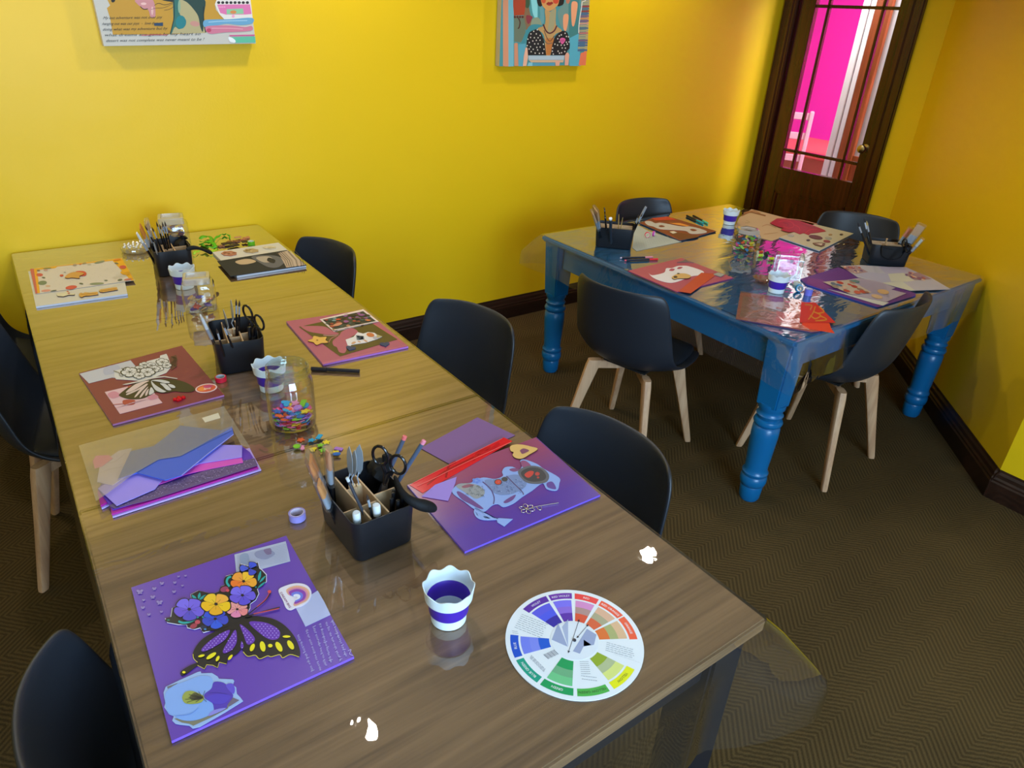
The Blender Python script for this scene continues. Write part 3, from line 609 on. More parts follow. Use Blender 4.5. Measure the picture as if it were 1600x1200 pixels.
R2 = [('p', a([(150, -3000), (235, -3000), (245, 1040), (160, 1035)]), '#dd9670'), ('p', a([(235, -3000), (330, -3000), (325, 1035), (245, 1040)]), '#74b9c6'),
      ('c', a([(450, -400), (600, -350), (560, 50), (610, 350), (560, 460), (500, 440), (480, 250), (500, 0)]), '#8a6a4a'), ('c', a([(500, -200), (560, -100), (580, 60), (540, 130), (480, 40)]), '#3d5a3a'),
      ('p', a([(320, -250), (520, -260), (510, 100), (490, 235), (330, 245), (318, 80)]), '#b3411f'), ('p', a([(330, 250), (480, 245), (520, 420), (500, 560), (440, 660), (335, 650)]), '#6d7a64'),
      ('m', [a(E(x, 265, 18, 20)) for x in range(345, 480, 40)], '#5a2018'), ('s', a([(400, 280), (425, 350), (410, 430), (390, 445)]), 1.8, '#4a1e18'), ('c', a([(525, 240), (620, 260), (600, 320), (560, 375), (530, 340)]), '#8f3540'),
      ('c', a([(590, -200), (690, -200), (700, 200), (690, 310), (640, 250), (610, 120)]), '#8fdadb'), ('c', a([(720, 60), (790, 120), (800, 330), (740, 380), (740, 200)]), '#66a0a4'), ('c', a([(620, 300), (720, 280), (760, 420), (600, 440)]), '#8f9c80'),
      ('c', a([(560, 420), (700, 380), (780, 430), (540, 560), (500, 680), (440, 690)]), '#3d8f98'), ('p', a([(400, 690), (520, 680), (480, 1035), (400, 1035)]), '#5aa8bb'), ('p', a([(335, 680), (360, 668), (390, 675), (400, 1030), (335, 1032)]), '#d8916e'),
      ('c', a([(1060, 120), (1180, 0), (1240, 200), (1240, 480), (1120, 470), (1050, 380), (1010, 200)]), '#6f938a'), ('c', a([(1200, -250), (1340, -300), (1350, 200), (1330, 540), (1240, 600), (1190, 520)]), '#3f827f'),
      ('p', a([(1190, 600), (1350, 520), (1370, 1030), (1200, 1030)]), '#58aebf'), ('c', a([(1245, 25), (1320, 40), (1318, 160), (1275, 390), (1235, 380), (1225, 120)]), '#f0a274'), ('c', a([(1105, 240), (1185, 240), (1150, 470), (1105, 445)]), '#f0a274'), ('c', a([(1140, -60), (1210, -40), (1190, 50), (1150, 40)]), '#c8785a')] + strip + [
      ('l', a([(1500, -60), (1440, 15), (1395, 30), (1385, 130), (1362, 260), (1345, 400), (1342, 515)]), 1.2, '#f0ece0'),
      ('p', a([(1375, 830), (1470, 795), (1452, 1020), (1340, 1022)]), '#ee7b50'),
      ('c', a([(690, 10), (700, -300), (890, -420), (1090, -300), (1115, 20), (1060, 90), (1000, 80), (960, -60), (800, -60), (780, 70), (730, 100)]), '#18120f'),
      ('c', a([(750, -120), (890, -250), (1030, -120), (1030, 40), (985, 110), (890, 172), (820, 140), (765, 60)]), '#d99b58'), ('p', a(E(985, 15, 45, 45)), '#d8482a'), ('p', a(E(795, 10, 35, 42)), '#d8562e'), ('p', a(E(880, -90, 90, 60)), '#e0aa6c'),
      ('c', a([(835, 60), (870, 28), (892, 36), (915, 26), (945, 48), (905, 82), (870, 86)]), '#b0301f'), ('s', a([(840, 58), (890, 54), (940, 50)]), .8, '#6a1a12'),
      ('c', a([(815, 150), (900, 185), (985, 130), (985, 380), (1080, 480), (960, 560), (900, 860), (830, 860), (800, 560), (700, 450), (800, 400), (825, 300)]), '#c3995e'), ('c', a([(900, 190), (975, 160), (960, 400), (900, 500), (860, 480), (880, 320)]), '#a8a078'), ('p', a([(830, 600), (960, 590), (900, 860), (835, 860)]), '#c47838'),
      ('s', a([(790, 380), (830, 480), (890, 520), (960, 480), (1000, 400)]), 2.2, '#5a2430'), ('s', a([(800, 470), (850, 600), (900, 640), (960, 560)]), 1.2, '#6a4430'), ('s', a([(790, 600), (850, 680), (930, 670)]), 1.0, '#4a5a58'),
      ('p', a([(535, 760), (525, 700), (535, 620), (552, 545), (575, 505), (610, 480), (660, 462), (690, 452), (715, 470), (745, 500), (775, 560), (800, 640), (820, 740), (835, 864), (552, 864)]), '#17181b'), ('p', a([(905, 864), (915, 780), (930, 700), (955, 620), (980, 560), (1030, 515), (1090, 480), (1130, 485), (1165, 508), (1185, 560), (1198, 620), (1205, 700), (1200, 760), (1165, 790), (1140, 864)]), '#17181b'),
      ('m', [a(E(x, y, 10, 12, n=8)) for x, y in ((640, 490), (595, 530), (680, 530), (740, 555), (590, 585), (650, 590), (548, 612), (708, 590), (625, 640), (680, 630), (738, 628), (570, 665), (655, 685), (708, 685), (538, 712), (590, 730), (688, 740), (740, 735), (568, 765), (632, 770), (700, 780), (600, 808), (662, 830), (728, 835), (780, 830), (800, 770), (790, 690), (695, 465))]
            + [a(E(x, y, 10, 12, n=8)) for x, y in ((1130, 520), (1070, 545), (1040, 560), (1150, 570), (1183, 575), (1015, 605), (1040, 655), (970, 690), (1012, 705), (935, 750), (930, 800), (1020, 800), (1042, 832), (1075, 825), (1085, 750), (1135, 752), (1165, 690), (1150, 660), (1118, 705), (1068, 705), (1125, 805), (945, 845), (1190, 655))], '#e0d8ca'),
      ('c', a([(1048, 610), (1070, 595), (1092, 590), (1130, 605), (1130, 640), (1085, 692), (1055, 650)]), '#e0609a'), ('l', a([(1060, 630), (1120, 622)]), .6, '#a03068'), ('l', a([(1065, 645), (1115, 640)]), .6, '#a03068'),
      ('p', a([(555, 868), (1120, 868), (1110, 935), (560, 935)]), '#b4c6cf'), ('p', a([(560, 938), (1110, 938), (1100, 975), (600, 975)]), '#d8b490'), ('p', a([(560, 975), (620, 975), (625, 1030), (540, 1032)]), '#86c4d0'), ('p', a([(622, 980), (972, 978), (972, 1028), (618, 1030)]), '#579db0'),
      ('p', a([(510, 750), (528, 738), (542, 750), (550, 900), (525, 1030), (470, 1032), (485, 880)]), '#f0b596'), ('p', a([(1125, 870), (1150, 825), (1178, 820), (1195, 860), (1180, 1020), (1125, 1022)]), '#eaa98e'), ('p', a([(975, 950), (1050, 955), (1040, 1028), (980, 1028)]), '#e9a98c')]
flat('wall_painting', [tl, bl, br, tr], 0, .036, '#4b9698', R2, mapper=wallmap, up=UPW, rough=.6, step=.00015, label='collage canvas of a woman in a black polka dot top, right of the handwriting canvas', cat='painting', basemat=mat('#4b9698', .6), edge='#b5a580')

# ------------------------------------------------------------------ boards with collages
def board(name, px, th, col, deco, label, cat='canvas board', z=TZ, edge=None, rough=.35, group='painted canvas boards on the tables'):
    return flat(name, px, z, th, col, deco, label=label, cat=cat, rough=rough, edge=edge, group=group)
TOP = lambda th: TZ+th+.0006
# --- purple butterfly board
PB = .005
a = K(190, 820, .2375)
deco = []
for i, (x0, y0, x1, y1) in enumerate(((1160, 725, 1262, 975), (1215, 690, 1310, 960), (1262, 668, 1345, 925), (1305, 650, 1378, 905), (1345, 640, 1440, 895), (1385, 628, 1478, 868))):
    (x0, y0), (x1, y1) = a([(x0, y0), (x1, y1)])
    for pl in script(x0, y0, x1, y1, 3.4, 30, i): deco.append(('l', pl, 1.0, '#b4ace8'))
deco.append(('s', a([(1490, 830), (1510, 820), (1500, 850), (1525, 860)]), .8, '#b9b0e8'))
for x, y, s in ((120, 440, 30), (215, 420, 20), (265, 385, 20), (350, 380, 16), (205, 475, 22), (250, 510, 28), (345, 440, 18), (140, 545, 18), (180, 590, 16), (262, 572, 14), (400, 400, 12), (145, 495, 14), (420, 335, 12), (375, 340, 12)):
    deco.append(('m', [a(E(x-s*.35, y-s*.1, s*.42, s*.3, 30, 8)), a(E(x+s*.35, y-s*.15, s*.42, s*.3, -30, 8)), a(E(x-s*.2, y+s*.35, s*.28, s*.2, -20, 8)), a(E(x+s*.25, y+s*.3, s*.28, s*.2, 20, 8))], '#8f7cc0'))
pbd = board('canvas_board', [(205, 918), (447, 837), (553, 1026), (268, 1158)], PB, '#6139ac', deco, 'purple board with a flower winged butterfly, nearest the camera on the left', edge='#7a55d8')
zz = TOP(PB)
flat('paper_scrap', a([(742, 195), (1080, 108), (1098, 180), (1110, 240), (920, 292), (755, 318)]), zz, .0002, '#aeb6d2', [('c', a([(880, 180), (960, 160), (1010, 190), (950, 225), (890, 215)]), '#8d93b8'), ('c', a([(935, 165), (980, 155), (985, 190), (955, 195)]), '#77608c'), ('c', a([(780, 200), (830, 190), (840, 260), (790, 270)]), '#8fa0c0')] +
     [('l', a([(760, 205+k*9), (1090, 125+k*11)]), .35, '#8a94ba') for k in range(11)], parent=pbd, label='torn music print scrap')
flat('paper_scrap', a([(1140, 535), (1200, 490), (1290, 432), (1335, 510), (1375, 592), (1210, 670)]), zz, .0002, '#b4bce6', [], parent=pbd)
# butterfly cut-out
LWp = [(735, 640), (640, 688), (540, 745), (485, 808), (468, 865), (500, 900), (450, 925), (400, 955), (385, 978), (400, 992), (435, 975), (505, 925), (545, 948), (560, 918), (600, 922), (632, 938), (640, 902), (690, 914), (700, 884), (745, 858), (780, 825), (800, 760), (800, 660)]
RWp = [(760, 640), (810, 605), (900, 602), (1000, 620), (1080, 668), (1140, 740), (1172, 820), (1168, 866), (1110, 850), (1060, 872), (1040, 850), (985, 866), (962, 858), (908, 882), (880, 855), (830, 862), (800, 830), (770, 750)]
rp = random.Random(2)
def dots(x0, x1, y0, y1, inside, s=24):
    out = []; r = 0
    y = y0
    while y < y1:
        x = x0+(s/2 if r % 2 else 0)
        while x < x1:
            if inside(x, y): out.append(a(E(x, y, 4.5, 4, n=6)))
            x += s
        y += s*.6; r += 1
    return out
def inpoly(P):
    def f(x, y):
        c = False; n = len(P)
        for i in range(n):
            (x1, y1), (x2, y2) = P[i], P[(i+1) % n]
            if (y1 > y) != (y2 > y) and x < (x2-x1)*(y-y1)/(y2-y1)+x1: c = not c
        return c
    return f
cells = [[(838, 642), (930, 640), (1005, 668), (1042, 706), (1030, 748), (980, 755), (920, 722)], [(778, 655), (830, 690), (876, 745), (862, 778), (825, 784), (802, 722)], [(748, 690), (758, 765), (730, 818), (682, 845), (666, 828), (700, 765)], [(712, 692), (680, 756), (600, 808), (540, 834), (526, 818), (570, 772), (640, 722)], [(790, 765), (803, 800), (790, 815), (782, 800)]]
D = [('c', a([(600, 655), (700, 600), (820, 590), (860, 610), (800, 680), (700, 690), (560, 700), (530, 690)]), '#14141a'), ('c', a(RWp), '#14141a')]
for c in cells: D.append(('c', a(c), '#6a35b4'))
for c in cells: D.append(('m', dots(min(p[0] for p in c), max(p[0] for p in c), min(p[1] for p in c), max(p[1] for p in c), inpoly(c)), '#b49ae8'))
D.append(('m', [a(E(*e)) for e in ((525, 862, 22, 8, -15), (590, 862, 38, 13, -33), (632, 880, 20, 10, -62), (715, 872, 22, 9, -50), (860, 807, 14, 27, 25), (928, 800, 18, 35, -12), (978, 795, 15, 12, 0), (1035, 802, 18, 36, -30), (1085, 735, 26, 8, 0), (1112, 790, 17, 34, -32), (410, 970, 11, 8, 0))], '#f2e21a'))
D += [('s', a([(800, 835), (830, 865), (880, 858), (908, 882), (960, 862), (985, 868), (1040, 854), (1060, 875), (1110, 853), (1168, 870)]), 1.0, '#e6d82a'), ('s', a([(470, 850), (475, 880), (500, 905)]), .9, '#e6d82a'), ('l', a([(500, 925), (545, 948), (560, 920), (600, 924), (632, 940), (642, 904), (690, 916)]), .9, '#e6d82a')]
flat('butterfly_wings', a(smooth_pts(LWp)), zz+.0004, .0006, '#14141a', D, parent=pbd, rough=.3, step=.00008)
b = K(250, 870, .125)
D = []
def bloom(cx, cy, r, cols, rot=0, m=b, sq=.74, nn=5, line='#16121c', ow=1.05):
    out = []
    for k in range(nn):
        an = rot+2*PI*k/nn; ca, sa = math.cos(an), math.sin(an); wx, wy = r*.5, r*.5
        P = [(0, 0), (r*.35*ca-wx*.55*sa, r*.35*sa+wy*.55*ca), (r*.8*ca-wx*.9*sa, r*.8*sa+wy*.9*ca), (r*1.03*ca-.15*r*sa, r*1.03*sa+.15*r*ca), (r*.98*ca+.2*r*sa, r*.98*sa-.2*r*ca), (r*.75*ca+wx*sa, r*.75*sa-wy*ca), (r*.3*ca+wx*.5*sa, r*.3*sa-wy*.5*ca)]
        q = [(cx+x, cy+y*sq) for x, y in P]; big = [(cx+x*ow, cy+y*sq*ow) for x, y in P]
        out.append(('c', m(big), line))
        out.append(('c', m([(cx+(x-cx)*.96+ca*3, cy+(y-cy)*.96+sa*2) for x, y in q]), cols[k % len(cols)]))
        out.append(('l', m([(cx, cy), (cx+ca*r*.5, cy+sa*r*.5*sq)]), .35 if m is b else .7, line))
    out.append(('p', m(E(cx, cy, r*.12, r*.1)), line)); return out
leaf = lambda x0, y0, x1, y1, w, m=b, c='#12a0a4': [('c', m([(x0, y0), ((x0+x1)/2-(y1-y0)*w, (y0+y1)/2+(x1-x0)*w), (x1, y1), ((x0+x1)/2+(y1-y0)*w, (y0+y1)/2-(x1-x0)*w)]), '#10161c'), ('c', m([(x0*.9+x1*.1, y0*.9+y1*.1), ((x0+x1)/2-(y1-y0)*w*.6, (y0+y1)/2+(x1-x0)*w*.6), (x0*.06+x1*.94, y0*.06+y1*.94), ((x0+x1)/2+(y1-y0)*w*.6, (y0+y1)/2-(x1-x0)*w*.6)]), c)]
D += leaf(470, 560, 395, 470, .28)+leaf(480, 540, 500, 440, .28)+leaf(475, 545, 600, 465, .18)+leaf(1225, 320, 1262, 165, .18)+leaf(1235, 330, 1325, 230, .16)+leaf(1210, 400, 1325, 305, .13)+leaf(1150, 330, 1210, 390, .3)+leaf(520, 740, 560, 770, .4)
D += [('s', b([(880, 390), (830, 340), (825, 280), (900, 240)]), 5.5, '#10161c'), ('s', b([(870, 370), (835, 320), (850, 265), (890, 248)]), 3.4, '#14a8a8'), ('s', b([(220, 800), (300, 830), (400, 805), (490, 745)]), 5.5, '#10161c'), ('s', b([(230, 805), (300, 826), (400, 800), (480, 745)]), 3.2, '#14a8a8'), ('p', b(E(110, 795, 45, 22, 5)), '#10161c'), ('p', b(E(105, 790, 18, 9)), '#12806a')]
D += [('p', b(E(805, 405, 62, 42, -15)), '#1a1016'), ('p', b(E(805, 405, 52, 34, -15)), '#9a3a62'), ('p', b(E(845, 420, 22, 18)), '#d84a5c'), ('p', b(E(435, 855, 68, 44, -25)), '#1a1016'), ('p', b(E(420, 865, 48, 30, -25)), '#a83a50'), ('p', b(E(470, 815, 34, 26)), '#c84a5e'), ('s', b([(520, 915), (650, 905), (850, 850)]), 4.0, '#14141a'), ('p', b(E(545, 880, 40, 24)), '#1c2a48'), ('p', b(E(565, 905, 16, 12)), '#3a88c8')]
D += bloom(690, 775, 165, ['#3a48c8', '#2a5ae0', '#3048c8', '#2a50d8', '#3046c4'], .2)+bloom(365, 655, 190, ['#6f5ae0', '#5448c8', '#6a50d8', '#7a68ee', '#7460e4'], .3)+bloom(965, 655, 140, ['#ee8a8e', '#e888b4', '#f09aa0', '#f0a0a0', '#f2a09a'], .5)+bloom(700, 590, 185, ['#f6c818', '#f0b020', '#f4bc10', '#f4c62a', '#f6b040'], .35)+bloom(1045, 305, 165, ['#f6a832', '#f0902a', '#f07a2c', '#f2a03c', '#f6c030'], .2)+bloom(1030, 480, 165, ['#6a58e0', '#5c4cd8', '#6c56dc', '#7a6aee', '#7a6aee'], .1)+bloom(1115, 145, 115, ['#3450d8', '#3c48c4', '#4458d8'], -1.0, nn=3)
D += [('s', b([(1060, 750), (1200, 640), (1330, 530), (1390, 430)]), 1.6, '#18141a'), ('s', b([(1080, 750), (1300, 680), (1500, 630)]), 1.8, '#18141a'), ('s', b([(1210, 625), (1320, 530), (1370, 440)]), .9, '#d8404c'), ('s', b([(1170, 712), (1330, 680), (1490, 645)]), 1.6, '#c84458'), ('p', b(E(1368, 435, 22, 20)), '#e04a50')]
ol = [(60, 770), (130, 755), (150, 640), (240, 600), (260, 530), (390, 530), (380, 470), (480, 420), (610, 450), (640, 470), (740, 430), (760, 370), (810, 350), (820, 240), (900, 215), (960, 230), (1000, 170), (1000, 80), (1110, 110), (1230, 60), (1250, 140), (1280, 160), (1335, 220), (1335, 310), (1220, 400), (1240, 460), (1200, 540), (1130, 590), (1130, 640), (1080, 740), (1010, 800), (880, 850), (540, 950), (500, 890), (430, 910), (340, 890), (330, 850), (230, 850), (90, 825)]
flat('flower_cutout', b(ol), zz+.0004, .0008, '#d8d4e8', [('p', b([(700+(x-700)*.985, 500+(y-500)*.98) for x, y in ol]), '#16161e')]+D, parent=pbd, rough=.3, step=.00004)
c = K(240, 1020, .1)
ol = [(190, 530), (400, 430), (690, 300), (735, 290), (745, 320), (910, 315), (1000, 370), (1020, 405), (1240, 415), (1260, 440), (1240, 500), (1290, 540), (1300, 640), (1350, 690), (1400, 755), (1120, 930), (720, 1160), (610, 1185), (560, 1140), (420, 1125), (340, 1110), (290, 1060), (315, 990), (240, 960), (165, 850), (185, 780), (165, 700), (155, 620)]
flat('pansy_cutout', c(ol), zz, .0004, '#9ab8ea', [('p', c([(320, 1030), (440, 1090), (560, 1110), (620, 1140), (900, 1010), (1160, 870), (1190, 800), (900, 900), (700, 1000), (500, 1010)]), '#7c7a66'), ('p', c([(210, 530), (380, 470), (330, 510), (220, 560)]), '#6a6a74'), ('p', c([(1150, 810), (1240, 700), (1340, 740), (1180, 840)]), '#6c6078'),
     ('c', c([(180, 640), (300, 520), (500, 440), (720, 360), (880, 370), (930, 450), (900, 560), (800, 660), (780, 800), (600, 920), (380, 980), (240, 940), (190, 820)]), '#84acf0'), ('c', c([(760, 740), (850, 740), (930, 800), (930, 920), (820, 1000), (620, 1060), (440, 1050), (340, 990), (560, 940), (700, 840)]), '#7aa8f2'),
     ('c', c([(800, 640), (900, 560), (940, 460), (1050, 455), (1140, 500), (1220, 620), (1240, 690), (1160, 800), (1130, 870), (960, 900), (920, 790), (800, 710)]), '#4b30b4'), ('c', c([(1130, 500), (1230, 480), (1270, 560), (1250, 640), (1180, 590)]), '#5c48d0'), ('c', c([(820, 700), (1000, 640), (1200, 670), (1120, 780), (960, 800)]), '#4a36c4'), ('c', c([(930, 900), (1120, 860), (1080, 900), (860, 990)]), '#8a86e0'),
     ('s', c([(860, 630), (1000, 620), (1150, 650)]), .5, '#3a2490'), ('s', c([(360, 980), (560, 960), (700, 860)]), .5, '#5a86d8'),
     ('c', c([(450, 680), (500, 610), (600, 595), (720, 640), (790, 690), (750, 770), (620, 800), (500, 790), (455, 740)]), '#9aa448'), ('c', c([(560, 690), (640, 620), (720, 650), (780, 700), (700, 740), (600, 730)]), '#5a5a30')] +
     [('l', c([(760, 700), (760+math.cos(t)*r, 700+math.sin(t)*r*.75)]), .7, '#2a2a26') for t, r in ((3.3, 170), (3.0, 270), (2.75, 260), (3.14, 220), (3.6, 150), (2.4, 140), (2.9, 180), (.9, 110), (3.9, 140), (4.3, 140), (5.0, 150), (3.45, 220))], parent=pbd, rough=.4)
ol = [(1032, 432), (1075, 402), (1150, 384), (1215, 396), (1248, 438), (1238, 490), (1192, 530), (1150, 545), (1112, 562), (1082, 548), (1062, 500)]
D = []
for i, (r, col) in enumerate(((1.0, '#e6b08e'), (.86, '#d88aa4'), (.72, '#8a3ab0'), (.5, '#6a78e0'), (.3, '#dfe4fa'))):
    D.append(('c', a([(1150+(x-1150)*r, 478+(y-478)*r) for x, y in ((1085, 425), (1150, 400), (1215, 415), (1238, 452), (1222, 495), (1180, 520), (1140, 535), (1132, 520), (1165, 500), (1170, 470), (1140, 455), (1100, 462))]), col))
u = (a([(1112, 556)])[0][0]-a([(1042, 444)])[0][0], a([(1112, 556)])[0][1]-a([(1042, 444)])[0][1])
D.append(('t', 'DREAM BIG', (a([(1040, 446)])[0]), (u[0]/5.6, u[1]/5.6), (4.6, -2.2), '#8a3a6c'))
flat('rainbow_sticker', a(ol), zz+.0003, .0004, '#e6e0f0', D, parent=pbd, smooth=True, rough=.3)
# --- colour wheel
wc = at(897.5, 1001, TZ+.0012)
mb = MB(); wr = .1145; wt = mat('#e4eaf0', .3)
mb.lathe([(wr, 0), (wr, .0012)], wt, 72, (0, 0, 0))
def sector(r0, r1, a0, a1, z, m, n=8):
    vs = [(r*math.cos(t), r*math.sin(t), z) for r in (r0, r1) for t in (a0+(a1-a0)*i/n for i in range(n+1))]
    mb.add(vs, [[i, n+1+i, n+2+i, i+1] for i in range(n)], m)
def wang(px, py): q = at(px, py, TZ+.0012)-wc; return math.atan2(q.y, q.x)
kk = K(740, 880, .2)
def wpt(x, y): p = kk([(x, y)])[0]; return wang(*p)
secs = [('#5a2aa0', ['#5a5ae0', '#4a58e4', '#3026a0'], (385, 360), (560, 250), 'VIOLET'), ('#6c2aa8', ['#7a70ee', '#8a68d8', '#5a2ca8'], (575, 240), (765, 215), 'RED VIOLET'), ('#f03c3c', ['#d88cc8', '#b08c88', '#dc5032'], (790, 210), (990, 265), 'RED'),
        ('#ee5230', ['#dcae90', '#aaa484', '#dc6038'], (1005, 285), (1175, 405), 'RED ORANGE'), ('#f0562e', ['#dcb48c', '#a8ac70', '#e0702c'], (1160, 425), (1270, 595), 'ORANGE'), ('#e6e614', ['#d8e080', '#b0bc90', '#90a828'], (1222, 815), (1065, 945), 'YELLOW'),
        ('#4cb04c', None, (1040, 965), (808, 990), 'YELLOW GREEN'), ('#0a9a58', ['#6cc488', '#6aac80', '#0a9a58'], (780, 985), (545, 915), 'GREEN'), ('#0a9a80', None, (525, 900), (360, 750), 'BLUE GREEN'), ('#0a50c8', ['#7080e8', '#7a88e8', '#0a58cc'], (340, 735), (295, 560), 'BLUE')]
import itertools
for oc, inner, pa, pb, nm in secs:
    a0, a1 = wpt(*pa), wpt(*pb)
    if a0 < a1: a0 += 2*PI
    if a0-a1 > 2*PI*.5: a0, a1 = a1+2*PI, a0
    a0, a1 = max(a0, a1), min(a0, a1)
    sector(.093, .1065, a1, a0, .00135, mat(oc, .3))
    if inner:
        da = (a0-a1)*.04
        for i, (r0, r1) in enumerate(((.0745, .0895), (.060, .0745), (.042, .060))): sector(r0, r1, a1+da, a0-da, .00135, mat(inner[i], .3))
    vs, fs = text_mesh(nm); ln = max(v[0] for v in vs); am = (a0+a1)/2; sc = .0062
    tcol = mat('#f4f4f8' if nm not in ('YELLOW', 'YELLOW GREEN') else '#30402a', .3)
    mb.add([((.0975+y*sc)*math.cos(am-(x-ln/2)*sc/.1), (.0975+y*sc)*math.sin(am-(x-ln/2)*sc/.1), .0015) for x, y in vs], fs, tcol)
tx = mat('#5c6a80', .4)
def wl(px, py): q = at(*kk([(px, py)])[0], TZ+.0012)-wc; return (q.x, q.y, .0014)
rw = random.Random(1)
def lines(c0, c1, c2, n, m=tx, wd=.0007):
    """n text-like rules filling the parallelogram c0 (start) c1 (end of first line) c2 (start of last line)"""
    p0, p1, p2 = Vector(wl(*c0)), Vector(wl(*c1)), Vector(wl(*c2)); d = p1-p0; e = (p2-p0)/max(1, n-1)
    for i in range(n):
        t = 0
        while t < .95:
            l_ = rw.uniform(.06, .18); s0 = p0+e*i+d*t; s1 = p0+e*i+d*min(1, t+l_); nn = e.normalized()*wd/2
            mb.add([s0-nn, s1-nn, s1+nn, s0+nn], [[0, 1, 2, 3] if (s1-s0).cross(nn).z > 0 else [3, 2, 1, 0]], m); t += l_+.03
lines((375, 400), (580, 480), (320, 500), 8); lines((1040, 620), (1260, 680), (1030, 680), 5); lines((1060, 690), (1255, 755), (1100, 712), 2); lines((830, 770), (900, 770), (840, 865), 7); lines((840, 880), (960, 895), (845, 905), 2); lines((450, 720), (560, 830), (440, 740), 4); lines((300, 530), (345, 535), (305, 545), 2)
for i in range(12):
    x = 545+i*8.5; lw = 3 if i % 3 else 5; mb.add([wl(x, 715-i*4), wl(x+lw, 713-i*4), wl(x+lw+38, 740-i*4+8), wl(x+38, 742-i*4+8)], [[0, 3, 2, 1]], mat('#50586a', .4))
mb.lathe([(.0395, .0013), (.0395, .0016)], mat('#dfe6f0', .3), 48, (0, 0, 0))
for P, cc in (([(660, 470), (735, 655), (610, 600)], '#98a4c8'), ([(738, 440), (738, 655), (690, 500)], '#a8b4d4'), ([(885, 515), (960, 560), (940, 640), (860, 650), (830, 710), (775, 690)], '#98a4c8'), ([(860, 600), (920, 640), (860, 655)], '#8490b8')):
    q = [Vector(wl(*p))+Vector((0, 0, .00035)) for p in P]; mb.face(q, mat(cc, .35))
for P in (((742, 695), (822, 450)), ((812, 580), (890, 488))):
    s0, s1 = [Vector(wl(*p))+Vector((0, 0, .0005)) for p in P]; d = (s1-s0).normalized(); nn = Vector((-d.y, d.x, 0))
    mb.face([s0-nn*.0004, s1-nn*.0004, s1+nn*.0004, s0+nn*.0004], mat('#26283a', .4))
    for e, sg in ((s1, 1), (s0, -1)): mb.face([e+d*.003*sg, e-d*.002*sg+nn*.0022, e-d*.002*sg-nn*.0022], mat('#26283a', .4))
wh = mb.build('colour_wheel', origin=(0, 0, 0)); wh.location = (wc.x, wc.y, TZ+.0002); tag(wh, 'round paper colour mixing wheel in front of the scalloped cup', 'colour wheel')
mb = MB(); mb.lathe([(.003, .0016), (.003, .003), (.001, .0035)], mat('#30323c', .3), 12, (0, 0, 0)); rv = mb.build('rivet', wh, (0, 0, 0))
# --- tea cup board on the right
a = K(600, 620, .225)
lerp = lambda t: '#%02x%02x%02x' % tuple(int(p_+(q_-p_)*t) for p_, q_ in zip((150, 72, 108), (90, 58, 158)))
Qa, Qb, Qc, Qd = (636, 758), (838, 683), (938, 773), (726, 862)
mix2 = lambda A_, B_, t: (A_[0]+(B_[0]-A_[0])*t, A_[1]+(B_[1]-A_[1])*t)
deco = [('g', [[mix2(mix2(Qa, Qb, .006), mix2(Qd, Qc, .006), k/24), mix2(mix2(Qa, Qb, .994), mix2(Qd, Qc, .994), k/24), mix2(mix2(Qa, Qb, .994), mix2(Qd, Qc, .994), (k+1)/24), mix2(mix2(Qa, Qb, .006), mix2(Qd, Qc, .006), (k+1)/24)]], lerp(min(1, max(0, (k/23-.12)*1.5)))) for k in range(24)]
tb = board('canvas_board', [(636, 758), (838, 683), (938, 773), (726, 862)], .005, '#6a3c90', deco, 'purple and plum board with stacked white teacups, beside the black tool caddy', edge='#6a50c0', rough=.25)
zt = TOP(.005)
flat('craft_paper', [(657, 700), (746, 652), (805, 680), (706, 727)], TZ+.0003, .0006, '#76508c', [], label='plain mauve paper sheet behind the teacup board', cat='paper', rough=.6)
D = [('s', a([(300, 610), (420, 520), (600, 430), (740, 360)]), 2.4, '#a8101c'), ('s', a([(430, 560), (450, 480), (500, 450)]), 3, '#a8101c'), ('s', a([(620, 440), (660, 380), (740, 350)]), 3, '#c01420'), ('s', a([(660, 390), (720, 380), (800, 320)]), 4, '#c41424'), ('s', a([(230, 620), (360, 560), (560, 460), (880, 315)]), 1.2, '#f06060'), ('s', a([(200, 600), (400, 500), (600, 400), (820, 290)]), .9, '#f45a5e')]
flat('vinyl_strip', a([(178, 612), (832, 282), (892, 308), (268, 668)]), zt, .0005, '#dc1a28', D, label='shiny red vinyl strip across the back of the teacup board', cat='craft strip', rough=.15)
flat('craft_paper', a([(260, 692), (355, 610), (505, 555), (495, 600), (445, 722)]), zt+.0009, .0004, '#9a80d8', [], label='small lilac paper offcut beside the white teacup cutout', cat='paper', rough=.6)
cup_ol = [(478, 640), (520, 605), (600, 598), (630, 580), (690, 560), (770, 570), (825, 550), (820, 520), (840, 490), (890, 485), (940, 505), (960, 470), (945, 445), (975, 435), (1060, 465), (1110, 500), (1215, 560), (1218, 600), (1200, 650), (1130, 640), (1100, 600), (1030, 650), (960, 695), (900, 740), (830, 765), (790, 745), (750, 755), (690, 800), (620, 775), (560, 730), (500, 690), (475, 665)]
